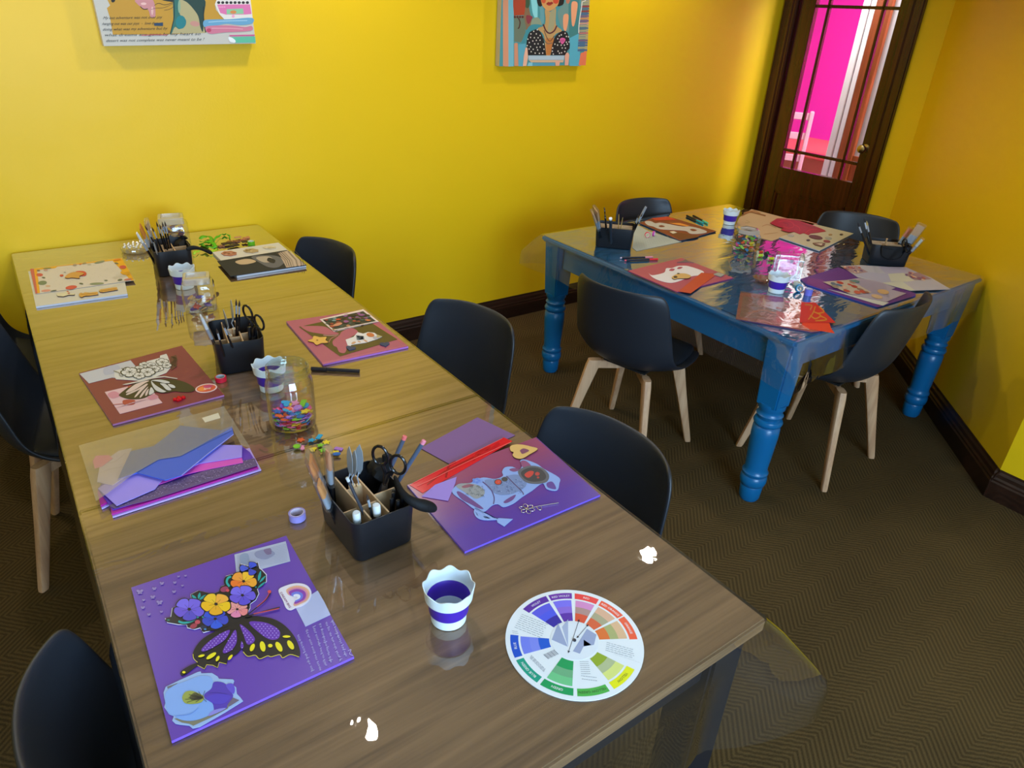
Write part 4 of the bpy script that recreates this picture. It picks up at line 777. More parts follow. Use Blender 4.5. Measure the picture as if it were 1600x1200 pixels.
D = [('c', a([(505, 665), (530, 660), (620, 720), (690, 775), (660, 775), (600, 745), (540, 712)]), '#643a84'), ('c', a([(830, 730), (870, 700), (915, 680), (895, 715), (850, 738)]), '#643a84'), ('c', a([(950, 448), (985, 445), (1020, 480), (965, 490)]), '#8a4674'), ('c', a([(870, 505), (905, 495), (945, 508), (900, 520)]), '#7a4278'), ('c', a([(1130, 600), (1170, 590), (1195, 640), (1140, 630)]), '#5c3c94'),
     ('c', a([(500, 618), (560, 600), (640, 610), (690, 640), (695, 680), (640, 708), (590, 680), (540, 650)]), '#8e949c'), ('c', a([(540, 622), (590, 606), (625, 616), (560, 634)]), '#8a5068'), ('c', a([(700, 580), (790, 570), (900, 540), (975, 560), (985, 620), (900, 670), (800, 680), (730, 640)]), '#6f86b8'),
     ('s', a([(685, 590), (740, 640), (765, 700), (760, 745)]), 1.6, '#4a3070'), ('s', a([(850, 550), (900, 600), (960, 660), (968, 680)]), 1.4, '#4a3060'),
     ('c', a([(930, 520), (1000, 480), (1090, 490), (1145, 540), (1130, 590), (1060, 605), (980, 590)]), '#5a5c66'), ('c', a([(950, 525), (1010, 492), (1085, 500), (1125, 545), (1110, 578), (1040, 590), (980, 572)]), '#34363e'),
     ('c', a([(975, 540), (1010, 515), (1040, 520), (1030, 545), (1000, 562)]), '#c23a34'), ('p', a(E(1065, 535, 16, 13)), '#b83a38'), ('p', a(E(1070, 560, 9, 7)), '#a83434'), ('p', a(E(793, 592, 27, 20)), '#1c1a20'), ('p', a(E(793, 592, 22, 16)), '#d0402e'), ('p', a(E(838, 572, 22, 16)), '#3a3a40'), ('p', a(E(655, 580, 34, 17)), '#7a9ae0'), ('m', [a(E(640+20*math.cos(t), 582+12*math.sin(t), 11, 8, n=8)) for t in (0, 1.25, 2.5, 3.8, 5)], '#5c82dc')]
rw = random.Random(3)
for i in range(26):
    x, y = rw.uniform(560, 690), rw.uniform(620, 690); D.append(('s', a([(x, y), (x+rw.uniform(8, 16), y-8), (x+rw.uniform(10, 22), y+6)]), .35, '#54585e'))
for i in range(70):
    x, y = rw.uniform(740, 970), rw.uniform(575, 672); D.append(('l', a([(x, y), (x+rw.uniform(-9, 9), y+rw.uniform(-7, 7)), (x+rw.uniform(-9, 9), y+rw.uniform(-7, 7))]), .4, rw.choice(['#2c3f74', '#a6bbe8', '#3f5494'])))
flat('teacup_cutout', a(cup_ol), zt+.0006, .0008, '#86a4e4', D, parent=tb, smooth=True, rough=.5)
flat('teabag_cutout', stroke_poly(smooth_pts(a([(640, 770), (630, 800), (650, 835), (700, 850), (780, 848)]), False), 2.6)[0] + [tuple(p) for p in a([(800, 842), (895, 848), (835, 900), (788, 872)])] + stroke_poly(smooth_pts(a([(640, 770), (630, 800), (650, 835), (700, 850), (780, 848)]), False), 2.6)[1][::-1], zt+.0006, .0008, '#8aa8e8', [], parent=tb, rough=.5)
def heart(cx, cy, s, sq=1, ang=0, n=28):
    out = []
    for i in range(n):
        t = 2*PI*i/n; x = 16*math.sin(t)**3; y = -(13*math.cos(t)-5*math.cos(2*t)-2*math.cos(3*t)-math.cos(4*t)); x *= s/16; y *= s/16
        ca, sa = math.cos(ang), math.sin(ang); out.append((cx+x*ca-y*sa, cy+(x*sa+y*ca)*sq))
    return out
ol = [(1068, 362), (1010, 400), (960, 428), (915, 425), (893, 405), (900, 385), (880, 375), (876, 345), (905, 332), (960, 332), (1020, 345)]
flat('wooden_heart', a(smooth_pts(ol)), zt+.0001, .003, '#d8b068', [('c', a([(945, 372), (970, 358), (1008, 372), (985, 388), (960, 396), (950, 385)]), '#7c4060')], label='pale wooden heart with a heart shaped hole on the teacup board', cat='wooden heart', edge='#4a2418')
mb = MB(); silver = mat('#c8c4c0', .25, 1.0); fc = at(*a([(993, 778)])[0], zt+.002)
for k in range(6):
    an = k*PI/3+.2; c0 = Vector((math.cos(an), math.sin(an), 0))
    P = [fc + c0*(.0095+.0068*math.cos(t)) + Vector((-c0.y, c0.x, 0))*.0045*math.sin(t) for t in (2*PI*i/14 for i in range(14))]; mb.tube(P, .0006, silver, 6, True)
mb.lathe([(.0032, -.001), (.0032, .0012), (.0015, .002)], silver, 14, fc)
mb.tube([at(*p, zt+.0015) for p in smooth_pts(a([(1015, 775), (1060, 762), (1130, 750), (1212, 737)]), False)], .0007, silver, 6)
mb.tube([at(*p, zt+.0015) for p in smooth_pts(a([(1060, 765), (1075, 785), (1095, 780), (1090, 762)]), False)], .0006, silver, 6)
tag(mb.build('metal_flower_pin'), 'silver wire flower pin lying on the teacup board', 'metal pin')
# --- dark red butterfly board
a = K(150, 545, .125)
rb = board('canvas_board', [(123, 583), (284, 540), (350, 617), (176, 663)], .005, '#7c2c3e', [], 'dark red board with a white outlined butterfly, left of the black caddy', edge='#b070a8')
flat('paper_scrap', [(124, 584), (204, 563), (216, 577), (230, 592), (200, 592), (175, 590), (139, 599)], zz, .0002, '#b9bac4', [('c', a([(100, 240), (250, 200), (300, 260), (120, 330)]), '#a9acc0')], parent=rb)
flat('paper_scrap', a([(108, 540), (400, 470), (560, 450), (650, 455), (690, 470), (740, 570), (832, 675), (300, 815)]), zz, .0002, '#d4aeb8', [('c', a([(150, 560), (230, 530), (310, 580), (220, 620), (160, 600)]), '#c88498'), ('c', a([(640, 590), (740, 570), (780, 610), (680, 640)]), '#c88498'), ('c', a([(345, 640), (480, 640), (480, 690), (400, 705), (340, 690)]), '#a84038'), ('s', a([(200, 700), (300, 690), (360, 685)]), .8, '#a84038'), ('c', a([(400, 470), (640, 430), (640, 470), (480, 500)]), '#b4503c')] + [('s', a([(250+i*40, 740-i*14), (420+i*50, 690-i*14)]), .4, '#c29aa8') for i in range(6)], parent=rb)
D = [('c', a([(680, 390), (660, 500), (600, 600), (480, 628), (360, 612), (298, 590), (300, 565), (360, 520), (480, 440), (600, 390)]), '#2e2a16')]
for P in ([(665, 400), (610, 430), (470, 520), (370, 545), (480, 450), (600, 405)], [(640, 430), (560, 500), (400, 575), (385, 560), (500, 510)], [(650, 440), (560, 540), (500, 600), (480, 600), (540, 520), (600, 460)], [(655, 470), (600, 560), (560, 608), (545, 600), (590, 530)], [(660, 500), (640, 575), (615, 585), (625, 540)], [(690, 480), (722, 520), (720, 550), (665, 575), (670, 520)], [(690, 395), (800, 385), (900, 405), (920, 425), (860, 430), (780, 410)], [(690, 400), (740, 450), (850, 520), (880, 530), (830, 545), (750, 520), (700, 450)], [(800, 432), (870, 440), (935, 500), (930, 520), (880, 510), (830, 460)], [(900, 440), (960, 450), (990, 475), (980, 490), (930, 480)]): D.append(('c', a(P), '#c6c6c8' if P[0][0] > 680 else '#cfb9b4'))
flat('butterfly_wings', a(smooth_pts([(680, 385), (800, 375), (950, 380), (1080, 405), (1180, 450), (1235, 500), (1200, 535), (1080, 540), (980, 530), (880, 550), (800, 550), (740, 540), (680, 580), (560, 625), (400, 625), (300, 590), (300, 560), (450, 450), (600, 390)])), zz+.0003, .0005, '#2e2a16', D, parent=rb, step=.00008)
D = []
for cx, cy, r in ((425, 290, 95), (640, 290, 85), (540, 330, 60), (730, 250, 70), (820, 170, 70), (880, 200, 55), (600, 210, 50), (790, 250, 55), (540, 250, 60), (690, 200, 45)):
    for k in range(5):
        an = k*2*PI/5+cx; P = [(cx, cy), (cx+r*.7*math.cos(an-.4), cy+r*.45*math.sin(an-.4)), (cx+r*math.cos(an), cy+r*.6*math.sin(an)), (cx+r*.7*math.cos(an+.4), cy+r*.45*math.sin(an+.4)), (cx, cy)]
        pass
for cx, cy, r in ((600, 200, 58), (690, 205, 55), (830, 165, 72), (780, 245, 60), (885, 205, 55), (730, 250, 66), (540, 250, 60), (420, 290, 98), (640, 290, 90), (540, 335, 66)): D += bloom(cx, cy, r, ['#cfcdca'], cx*.01, a, .56, 5, '#2c2a1c', 1.16)
D += [('s', a([(220, 275), (290, 300), (300, 335), (340, 340)]), .8, '#33301e'), ('s', a([(320, 240), (360, 265), (380, 230)]), .8, '#33301e')]
flat('flower_cutout', a([(225, 275), (330, 250), (430, 228), (530, 220), (560, 180), (600, 190), (640, 155), (800, 112), (800, 85), (880, 62), (900, 100), (925, 180), (930, 240), (880, 300), (720, 360), (640, 372), (540, 400), (420, 390), (250, 380), (230, 345)]), zz+.0003, .0004, '#cccac6', D, parent=rb, step=.00005)
flat('lace_cutout', [tuple(p) for p in a([(930, 100), (1000, 75), (1020, 130), (1010, 220), (940, 270), (930, 200)])], zz+.0003, .0003, '#5c3230', [('s', a([(935+i*14, 90+i*3), (975+i*8, 130), (940+i*12, 190), (1000, 210+i*6)]), .5, '#2c2014') for i in range(5)], parent=rb)
flat('twig_cutout', [tuple(p) for p in a([(330, 445), (560, 395), (700, 355), (850, 340), (1020, 368), (1010, 376), (850, 352), (700, 372), (560, 410), (380, 448)])], zz+.001, .0004, '#c8c0b8', [], parent=rb)
flat('oval_sticker', a(smooth_pts(E(1378, 492, 138, 55, -8, 20))), zz, .0004, '#e8c8c8', [('p', a(E(1378, 492, 122, 44, -8)), '#d8583a'), ('p', a(E(1330, 500, 60, 26, -8)), '#e88a3c'), ('p', a(E(1400, 470, 60, 18, -8)), '#cc4478'), ('t', 'love', (a([(1345, 515)])[0]), (6.5, -1.0), (1.5, -5.5), '#f6e6e0')], label='oval orange and pink sticker at the corner of the dark red board', cat='sticker')
gem = mat('#d0101c', .08); mb = MB(); g = at(*a([(1040, 620)])[0], zz+.003)
for dx, dy, r in ((-.010, .002, .0055), (.010, .002, .0055), (0, -.003, .006), (0, .006, .0055), (-.005, -.006, .004)): mb.lathe([(r, -.003), (r, 0), (r*.5, .003), (0, .0035)], gem, 7, g+Vector((dx, dy, 0)))
tag(mb.build('red_gem'), 'faceted red plastic gem on the dark red board', 'gem')
# --- pink board with the photo card
a = K(440, 480, .125)
kb_ = board('canvas_board', [(447, 502), (570, 484), (638, 541), (505, 569)], .006, '#a8506e', [('p', a([(1150, 200), (1450, 400), (1560, 470), (1480, 430), (1180, 230), (1100, 160)]), '#c05c56'), ('p', a([(500, 690), (1540, 480), (1575, 482), (515, 715)]), '#b45a80'), ('p', a([(215, 245), (560, 170), (1130, 200), (1450, 402), (730, 615)]), '#453a20'),
     ('c', a([(240, 240), (330, 235), (470, 235), (560, 250), (640, 300), (720, 330), (600, 345), (450, 325), (330, 300)]), '#a8506e'), ('c', a([(640, 420), (720, 350), (760, 300), (880, 260), (960, 320), (860, 380), (820, 500), (790, 570), (720, 560), (690, 500), (650, 480)]), '#a8506e'), ('s', a([(520, 350), (620, 355), (710, 345)]), 1.0, '#b88a90'), ('s', a([(590, 440), (620, 390), (690, 360)]), 1.2, '#a8686e')],
     'pink board with a dark panel and photo card, right of the glass jar', edge='#a868b8')
zk = TOP(.006)
D = [('p', a([(505, 150), (1015, 45), (1185, 178), (660, 288)]), '#1c2a2c')]
rw = random.Random(9)
for i in range(60):
    u, v = rw.random(), rw.random(); x = 505+u*510+v*155; y = 150-u*105+v*138; cc = rw.choice(['#8a2a2c', '#2c4a4c', '#5c1a24', '#a87858', '#3a6a74', '#c8402c', '#101416', '#6a8a8c', '#c86a3c'] if v > .6 or u < .4 else ['#101416', '#4a0f1c', '#2c1418', '#3a5a60', '#8a4a8a'])
    D.append(('c', a([(x-rw.uniform(15, 45), y), (x, y-rw.uniform(6, 16)), (x+rw.uniform(15, 45), y), (x, y+rw.uniform(6, 16))]), cc))
D += [('p', a(E(700, 215, 60, 18, -15)), '#c88468'), ('p', a([(505, 150), (1015, 45), (1022, 50), (512, 157)]), '#d8c8c4'), ('p', a([(655, 280), (1185, 172), (1192, 180), (662, 292)]), '#d8c8c4')]
flat('photo_card', a([(475, 150), (1022, 25), (1215, 178), (655, 305)]), zk, .0006, '#e0ccc8', D, label='white bordered dark picture card on the pink board', cat='picture card')
D = [('m', [a([(930+i*14, 350+i*4), (1000+i*14, 360), (1010+i*12, 400), (940+i*13, 410)]) for i in range(3)], '#5c6c7c'), ('m', [a(E(900, 445, 30, 14, -20)), a(E(1050, 420, 30, 10, 30)), a(E(970, 430, 22, 8, 20))], '#c89a78'), ('p', a(E(1110, 345, 50, 26, 10)), '#c06a3c'), ('p', a(E(1180, 380, 40, 18)), '#a8a4b0'), ('p', a([(1190, 340), (1260, 365), (1190, 385)]), '#b0a070')]
flat('collage_scrap', a([(800, 405), (900, 370), (950, 312), (1020, 330), (1080, 310), (1160, 320), (1200, 350), (1258, 365), (1200, 395), (1150, 410), (1060, 440), (960, 455), (870, 470), (860, 485), (830, 488)]), zk, .0008, '#d8d4d6', D, parent=kb_)
fl5 = []
for k in range(40):
    t = 2*PI*k/40; r = 1-.38*abs(math.cos(2.5*t+.3)); fl5.append((462+140*r*math.cos(t), 412+62*r*math.sin(t)))
flat('wooden_flower', a(fl5), zk, .003, '#d8a850', [('p', a(E(445, 412, 14, 8)), '#8a5a24')], label='five petal wooden flower on the left corner of the pink board', cat='wooden flower', edge='#7a4a20')
for x, y in ((862, 508), (1290, 460)):
    flat('felt_heart', a(heart(x, y, 62, .5, .3 if x < 1000 else -.2)), zk, .0025, '#343c58', [], label='small navy heart on the pink board, ' + ('below the white cutout' if x < 1000 else 'near its right corner'), cat='heart', group='navy hearts on the pink board', rough=.7)
pen_d = [(486, 574), (563, 579)]
def lying_pen(name, p0, p1, z, r, segs, label, group=None, cat='pen'):
    """segs: (t0, t1, radius factor, colour, part name)"""
    A = at(*p0, z+r); B = at(*p1, z+r); d = B-A; mid = (A+B)/2
    t = thing(name, label, cat, (mid.x, mid.y, z), 0, group); q = Vector((mid.x, mid.y, z))
    for t0, t1, rf, c_, pn in segs:
        mb = MB(); mb.lathe([(r*rf*.8, 0), (r*rf, .001), (r*rf, d.length*(t1-t0)-.001), (r*rf*.8, d.length*(t1-t0))], mat(c_, .3), 16, A+d*t0-q, d); mb.build(pn, t, (0, 0, 0), smooth=True)
    return t
lying_pen('marker_pen', (486, 576), (562, 580), TZ, .006, ((0, .33, 1, '#12141e', 'cap'), (.33, 1, .94, '#12141e', 'barrel')), 'black marker pen lying in front of the pink board')
# ------------------------------------------------------------------ papers
a = K(110, 620, .2)
GP = 'sheets stacked under the frosted sleeve'
z0 = TZ+.0003
def sheet(px, col, th, label, deco=(), dz=.0006, rough=.55, **k):
    global z0
    o = flat('craft_paper', a(px), z0, th, col, deco, label=label, cat='paper', group=GP, rough=rough, **k); z0 += th+dz; return o
sheet([(244, 872), (310, 840), (330, 938), (1490, 568), (1400, 400), (300, 600), (215, 740)], '#b8a0ea', .003, 'pale lilac card at the bottom of the paper stack')
sheet([(235, 850), (300, 815), (322, 915), (1468, 552), (1350, 390), (300, 600), (212, 740)], '#a8108e', .004, 'thick magenta card near the bottom of the paper stack')
sheet([(215, 722), (330, 885), (1462, 530), (1402, 432), (1340, 385), (300, 600)], '#5a28b4', .0015, 'deep violet sheet in the paper stack')
rw = random.Random(5)
sheet([(300, 850), (345, 872), (640, 800), (1462, 535), (1440, 480), (1100, 560), (500, 760)], '#5c4878', .001, 'glittery dark purple strip in the paper stack', [('m', [a(E(x, 870-(x-330)*.31+rw.uniform(-55, 5), 5, 3, n=5)) for x in range(360, 1440, 9)], '#9484b4'), ('m', [a(E(x, 868-(x-330)*.31+rw.uniform(-55, 0), 5, 3, n=5)) for x in range(365, 1430, 11)], '#3a2c50')])
sheet([(640, 700), (760, 660), (900, 605), (1100, 560), (1350, 512), (1335, 460), (1180, 470), (900, 560), (500, 640)], '#d44ab8', .0012, 'hot pink sheet in the paper stack', smooth=False)
sheet([(215, 716), (360, 850), (660, 720), (720, 645), (1010, 520), (1340, 470), (1342, 378), (1190, 375), (600, 470)], '#9a88ea', .0012, 'light lavender sheet poking out at the left of the paper stack')
sheet([(208, 662), (228, 545), (262, 500), (380, 420), (480, 400), (462, 455), (520, 560), (330, 690)], '#c4b4c8', .0015, 'crumpled whitish tissue inside the frosted sleeve', [('s', a([(260, 510), (340, 510), (430, 440)]), .5, '#8a7a96'), ('s', a([(240, 590), (330, 560), (470, 540)]), .4, '#9c8ca8')])
sheet([(175, 500), (200, 460), (300, 455), (330, 480), (250, 540), (190, 560)], '#d8709c', .0008, 'rose scrap inside the frosted sleeve')
sheet([(370, 642), (470, 425), (650, 385), (858, 225), (1180, 262), (1262, 228), (1275, 290), (870, 612), (740, 650), (520, 592)], '#3b5cc8', .0022, 'folded cornflower blue card on top of the paper stack', [('p', a([(370, 642), (470, 425), (650, 385), (858, 225), (1180, 262), (1262, 228), (1264, 262), (860, 465), (690, 492), (520, 592)]), '#4562b4'), ('l', a([(520, 592), (690, 492), (860, 465), (1264, 262)]), .5, '#26408c'), ('l', a([(870, 612), (1080, 440), (1275, 292)]), .9, '#a8a8f4'), ('p', a([(1180, 262), (1262, 228), (1264, 262), (1100, 330), (1160, 300)]), '#5a70c8')])
FROST = film_mat('frosted_plastic', tint=(.95, .94, .9, 1), k=1.1, rough=.25, haze=.15, hazecol=(.85, .80, .68, 1))
sleeve = flat('plastic_sleeve', a([(65, 380), (1200, 75), (1410, 402), (1335, 378), (1262, 240), (860, 462), (690, 488), (510, 590), (300, 745), (200, 812)]), z0+.001, .0006, '#ffffff', [], label='frosted plastic sleeve over the stack of blue and purple papers', cat='plastic sleeve', basemat=FROST)
flat('price_label', a([(1028, 165), (1155, 125), (1172, 165), (1052, 200)]), z0+.0017, .0002, '#cfc8b4', [], parent=sleeve, label='blank white label')
# white sheets, left of the far table
a = K(20, 380, .125)
wb = board('canvas_board', [(44, 424), (188, 404), (199, 459), (56, 479)], .0065, '#c6c4c0', [], 'white board under the floral paper on the far end of the pine table', edge='#bcc0d0')
D = [('p', a([(262, 318), (300, 312), (340, 622), (310, 628)]), '#e0a030'), ('p', a([(262, 318), (1360, 185), (1375, 205), (555, 292), (530, 312), (275, 335)]), '#dca428'), ('p', a([(1360, 185), (1375, 205), (1520, 462), (1480, 468), (1240, 212)]), '#e0a428'), ('p', a([(215, 322), (262, 318), (310, 628), (285, 632)]), '#c05c58')]
for x, y, rx, ry, an, cc in ((335, 395, 42, 20, 0, '#c4504c'), (370, 495, 55, 26, -5, '#6a7a64'), (385, 430, 22, 10, 10, '#5c6458'), (415, 592, 60, 14, -5, '#d08a80'), (440, 535, 30, 10, 0, '#c8a088'), (730, 552, 72, 24, -8, '#c84a48'), (855, 505, 26, 10, 10, '#5c6458'), (1050, 505, 90, 14, -3, '#7c8870'), (1165, 465, 22, 9, 0, '#6c7468'), (1340, 458, 30, 12, -10, '#5c6458'), (1440, 452, 50, 12, -8, '#c8706c'), (1400, 372, 55, 24, 10, '#dca030'), (1375, 298, 42, 22, 0, '#c4484c'), (1295, 250, 26, 9, 10, '#5c6458'), (1085, 235, 66, 12, -12, '#7c8870'), (955, 265, 25, 7, 0, '#b0a890'), (895, 250, 25, 9, -10, '#a08850'), (845, 260, 14, 9, 0, '#d07840'), (775, 272, 26, 12, -10, '#a09080'), (410, 335, 26, 9, 0, '#c09890'), (320, 340, 22, 9, 0, '#7c6c60'), (430, 312, 50, 7, -4, '#8a8a50'), (510, 592, 40, 6, -10, '#5c6458'), (1305, 205, 45, 12, -10, '#d87c28'), (650, 362, 14, 4, 0, '#888888')): D.append(('c', a(E(x, y, rx, ry, an, 10)), cc))
D += [('c', a([(790, 352), (880, 348), (918, 370), (912, 400), (860, 410), (780, 400)]), '#c8403a'), ('p', a(E(610, 402, 24, 12)), '#c8403a')]
D += [('m', [a(E(360+i*71 % 980, 330+(i*37) % 210-(i*71 % 980)*.1, 3, 2, n=5)) for i in range(60)], '#8c8478')]
zq = TZ+.0077
flat('floral_paper', a([(215, 322), (262, 316), (1362, 184), (1524, 464), (1375, 482), (540, 600), (330, 628), (285, 634)]), zq, .0005, '#ccc4bc', D, label='cream floral paper with mustard edges on the white board', cat='paper')
flat('wooden_shape', a(smooth_pts([(650, 425), (690, 385), (760, 360), (850, 362), (890, 380), (835, 410), (830, 435), (740, 430), (690, 435)])), zq+.0012, .003, '#c89450', [], label='pale wooden bird on the red flower of the floral paper', cat='wooden shape', edge='#4a2c18')
zb_ = TZ+.0072
for P, cc, lb, dd in (([(545, 640), (560, 625), (650, 620), (665, 600), (700, 600), (700, 630), (775, 628), (770, 645), (700, 645), (630, 665), (560, 660)], '#cfc9ae', 'cream wooden boat shape with red dots on the white board', [('p', a(E(685, 602, 14, 7)), '#b8483c'), ('p', a(E(700, 625, 16, 7)), '#b8483c')]),
                      ([(825, 635), (850, 618), (880, 625), (900, 612), (960, 618), (1060, 605), (1068, 640), (960, 655), (900, 658), (860, 675), (835, 665)], '#cc9a50', 'wooden word cutout left on the white board', [('s', a([(850, 640), (900, 636), (940, 632), (1040, 625)]), .5, '#8a5c28')]),
                      ([(1075, 595), (1100, 575), (1130, 572), (1200, 560), (1300, 548), (1312, 580), (1200, 600), (1130, 612), (1090, 608)], '#cc9a50', 'wooden word cutout right on the white board', [('s', a([(1100, 595), (1180, 585), (1290, 570)]), .5, '#8a5c28')])):
    flat('wooden_shape', a(P), zb_, .003, cc, dd, label=lb, cat='wooden shape', edge='#3a2212')
# white boards, right of the far table
w2 = board('canvas_board', [(332, 394), (435, 379), (478, 414), (370, 431)], .008, '#c8c6c4', [], 'white board under the black picture on the far end of the pine table', edge='#c4c8d4')
a = K(180, 320, .25)
rw = random.Random(8)
def medal(cx, cy, rx, ry, cols):
    return [('c', a([(cx+rx*(1 if i % 2 else .86)*math.cos(2*PI*i/14), cy+ry*(1 if i % 2 else .86)*math.sin(2*PI*i/14)) for i in range(14)]), cols[0])] + [('p', a(E(cx+rw.uniform(-.6, .6)*rx, cy+rw.uniform(-.5, .5)*ry, rx*.2, ry*.2, n=7)), cols[1+i % 2]) for i in range(8)]
for cx, cy, rx, ry, cols, lb in ((712, 303, 52, 16, ['#a86a58', '#c89080', '#8a4c40'], 'reddish carved medallion on the white board'), (850, 286, 50, 14, ['#a8906c', '#7c6444', '#c8b48c'], 'tan filigree medallion beside the reddish one'), (965, 266, 44, 10, ['#c8bca0', '#a89878', '#d8d0bc'], 'cream curved medallion at the end of the row')):
    d_ = medal(cx, cy, rx, ry, cols); flat('medallion', d_[0][1], TZ+.0087, .002, cols[0], d_[1:], label=lb, cat='medallion')
D = [('c', a([(750, 355), (800, 340), (850, 340), (880, 355), (830, 370), (780, 372)]), '#b8a080'), ('c', a([(850, 325), (930, 315), (1010, 320), (1060, 350), (1020, 390), (960, 390), (900, 360)]), '#5c5c60'), ('c', a([(880, 330), (960, 322), (990, 350), (930, 360)]), '#a89c8c'), ('c', a([(960, 330), (1000, 345), (990, 365), (950, 350)]), '#1c1c22'), ('p', a([(1020, 300), (1080, 285), (1190, 375), (1070, 392)]), '#b09c88')]
for i in range(9): D.append(('l', a([(1010+i*14, 300-i*2), (1060+i*14, 345), (1075+i*13, 385)]), .8, rw.choice(['#5c4c44', '#c8b8a8', '#2c2a2e', '#8a7868'])))
flat('black_picture', a([(638, 352), (1075, 282), (1195, 376), (720, 446)]), TZ+.0087, .0025, '#141a24', D, label='dark picture with a pale hand and striped cloth on the white board', cat='picture card', rough=.7)
# ------------------------------------------------------------------ papers on the blue table
a = K(880, 300, .225)
zB = BZ+.0004
pc = board('canvas_board', [(981, 423), (1065, 403), (1146, 434), (1058, 456)], .004, '#a84660', [], 'pinkish board with white cups on the near left of the blue table', z=zB, edge='#8c3a6c')
cz = zB+.0046
D = [('p', a([(735, 570), (760, 540), (790, 545), (745, 590)]), '#c8c8cc')]
flat('cup_cutout', a(smooth_pts([(595, 565), (620, 578), (700, 560), (715, 530), (755, 528), (790, 515), (820, 512), (870, 515), (972, 550), (960, 575), (890, 585), (800, 620), (740, 630), (670, 615), (620, 592)])), cz, .0006, '#d8d4d8', [('c', a([(735, 545), (750, 532), (775, 535), (762, 548)]), '#a84660'), ('c', a([(790, 532), (805, 520), (830, 522), (812, 534)]), '#a84660')], parent=pc)
flat('wooden_shape', a(smooth_pts([(755, 590), (790, 570), (840, 565), (885, 580), (870, 598), (800, 600), (770, 605)])), cz+.001, .003, '#c8a060', [('m', [a(E(780, 590, 14, 7)), a(E(800, 566, 10, 4))], '#221a18')], label='tan wooden shape on the white cup cutout', cat='wooden shape', edge='#3a2212')
flat('craft_paper', a([(800, 690), (960, 560), (1070, 570), (885, 703)]), cz+.0003, .0006, '#b83c20', [], label='rust orange paper strip over the pinkish board', cat='paper')
flat('metal_clip', a([(1045, 570), (1075, 558), (1120, 572), (1095, 586)]), cz+.001, .003, '#9a9a90', [], label='small grey clip at the corner of the pinkish board', cat='clip')
flat('wire_star', a([(790, 488), (830, 478), (850, 466), (870, 480), (910, 490), (860, 486)]), cz, .002, '#6c5c5c', [], label='thin grey wire star at the back of the pinkish board', cat='wire star')
a = K(900, 310, .1375)
flat('textured_paper', a([(640, 560), (665, 330), (700, 305), (830, 372), (1200, 492), (690, 598)]), zB, .0006, '#aab0a8', [('l', a([(670+i*24, 420+(i % 3)*8), (700+i*26, 570-i*6)]), .3, '#9aa09a') for i in range(16)], label='pale grey textured paper beside the left tool caddy', cat='paper', rough=.8)
rbd = flat('canvas_board', a([(725, 280), (870, 222), (1100, 220), (1595, 372), (1230, 470), (1180, 478)]), zB+.0012, .004, '#7c3524', [('c', a([(1060, 372), (1230, 400), (1400, 430), (1230, 465), (1130, 440)]), '#643420')], label='rust board with white mirrored cups at the back of the blue table', cat='canvas board', edge='#344058')
flat('craft_paper', a([(860, 225), (1040, 205), (1145, 242), (900, 250)]), zB+.0058, .0006, '#c03a26', [], label='bright red paper at the back of the rust board', cat='paper')
flat('cup_cutout', a(smooth_pts([(782, 262), (850, 258), (900, 282), (950, 275), (1050, 290), (1200, 318), (1290, 318), (1400, 340), (1490, 378), (1420, 400), (1300, 400), (1250, 370), (1140, 360), (960, 350), (880, 320), (810, 300)])), zB+.0058, .0006, '#bcb8b0', [('c', a([(940, 312), (975, 304), (1010, 320), (960, 326)]), '#7c3524'), ('c', a([(1295, 352), (1330, 346), (1375, 362), (1330, 372)]), '#7c3524')], parent=rbd)
flat('craft_paper', a([(1060, 280), (1180, 278), (1290, 310), (1260, 318), (1130, 296)]), zB+.007, .0006, '#d8883c', [], label='orange paper scrap on the rust board', cat='paper')
flat('paper_tag', a([(1062, 378), (1110, 370), (1150, 388), (1100, 400)]), zB+.0058, .0006, '#d0c8b0', [], label='tiny cream tag on the rust board', cat='tag')
a = K(1100, 300, .1375)
flat('textured_paper', a([(400, 290), (540, 195), (700, 235), (1400, 420), (1000, 470), (770, 556), (560, 500), (350, 400)]), zB+.0002, .0008, '#c4a680', [('s', a([(430, 270), (520, 230), (620, 250), (700, 270)]), 2.2, '#8a5a30'), ('s', a([(450, 240), (560, 215), (640, 245)]), 1.8, '#a8703c'), ('s', a([(480, 320), (520, 345), (470, 350)]), .5, '#a08050'), ('s', a([(660, 390), (720, 370), (780, 390), (820, 410)]), .8, '#a87850'), ('s', a([(680, 480), (760, 470), (840, 460)]), .6, '#a87850'), ('s', a([(500, 400), (560, 430), (640, 420)]), .4, '#b08a60'), ('s', a([(900, 300), (1100, 320), (1290, 365)]), 1.2, '#c08870')], label='tan antique look paper at the back of the blue table', cat='paper', rough=.7)
flat('canvas_board', a([(855, 515), (1000, 462), (1260, 365), (1700, 470), (1310, 668)]), zB+.0016, .004, '#c0ba98', [], label='cream board with wooden pieces, right of the red lace', cat='canvas board', edge='#8898b8')
ze = zB+.0062
for x, y, rx, ry, cc, an, lb in ((1270, 512, 80, 22, '#5a2c24', 10, 'large dark oval'), (1398, 558, 40, 14, '#8a3c34', 8, 'small red oval'), (1415, 522, 40, 14, '#a0a090', 8, 'grey green oval'), (1437, 482, 22, 8, '#a8884c', 0, 'olive oval'), (1562, 480, 20, 8, '#3c3024', 0, 'black dot'), (1185, 545, 22, 10, '#2c2824', 0, 'black bead left of centre'), (985, 490, 40, 12, '#a8a89c', 8, 'grey button')):
    flat('craft_button', a(E(x, y, rx, ry, an, 14)), ze, .002, cc, [], label=lb+' on the cream board', cat='button')
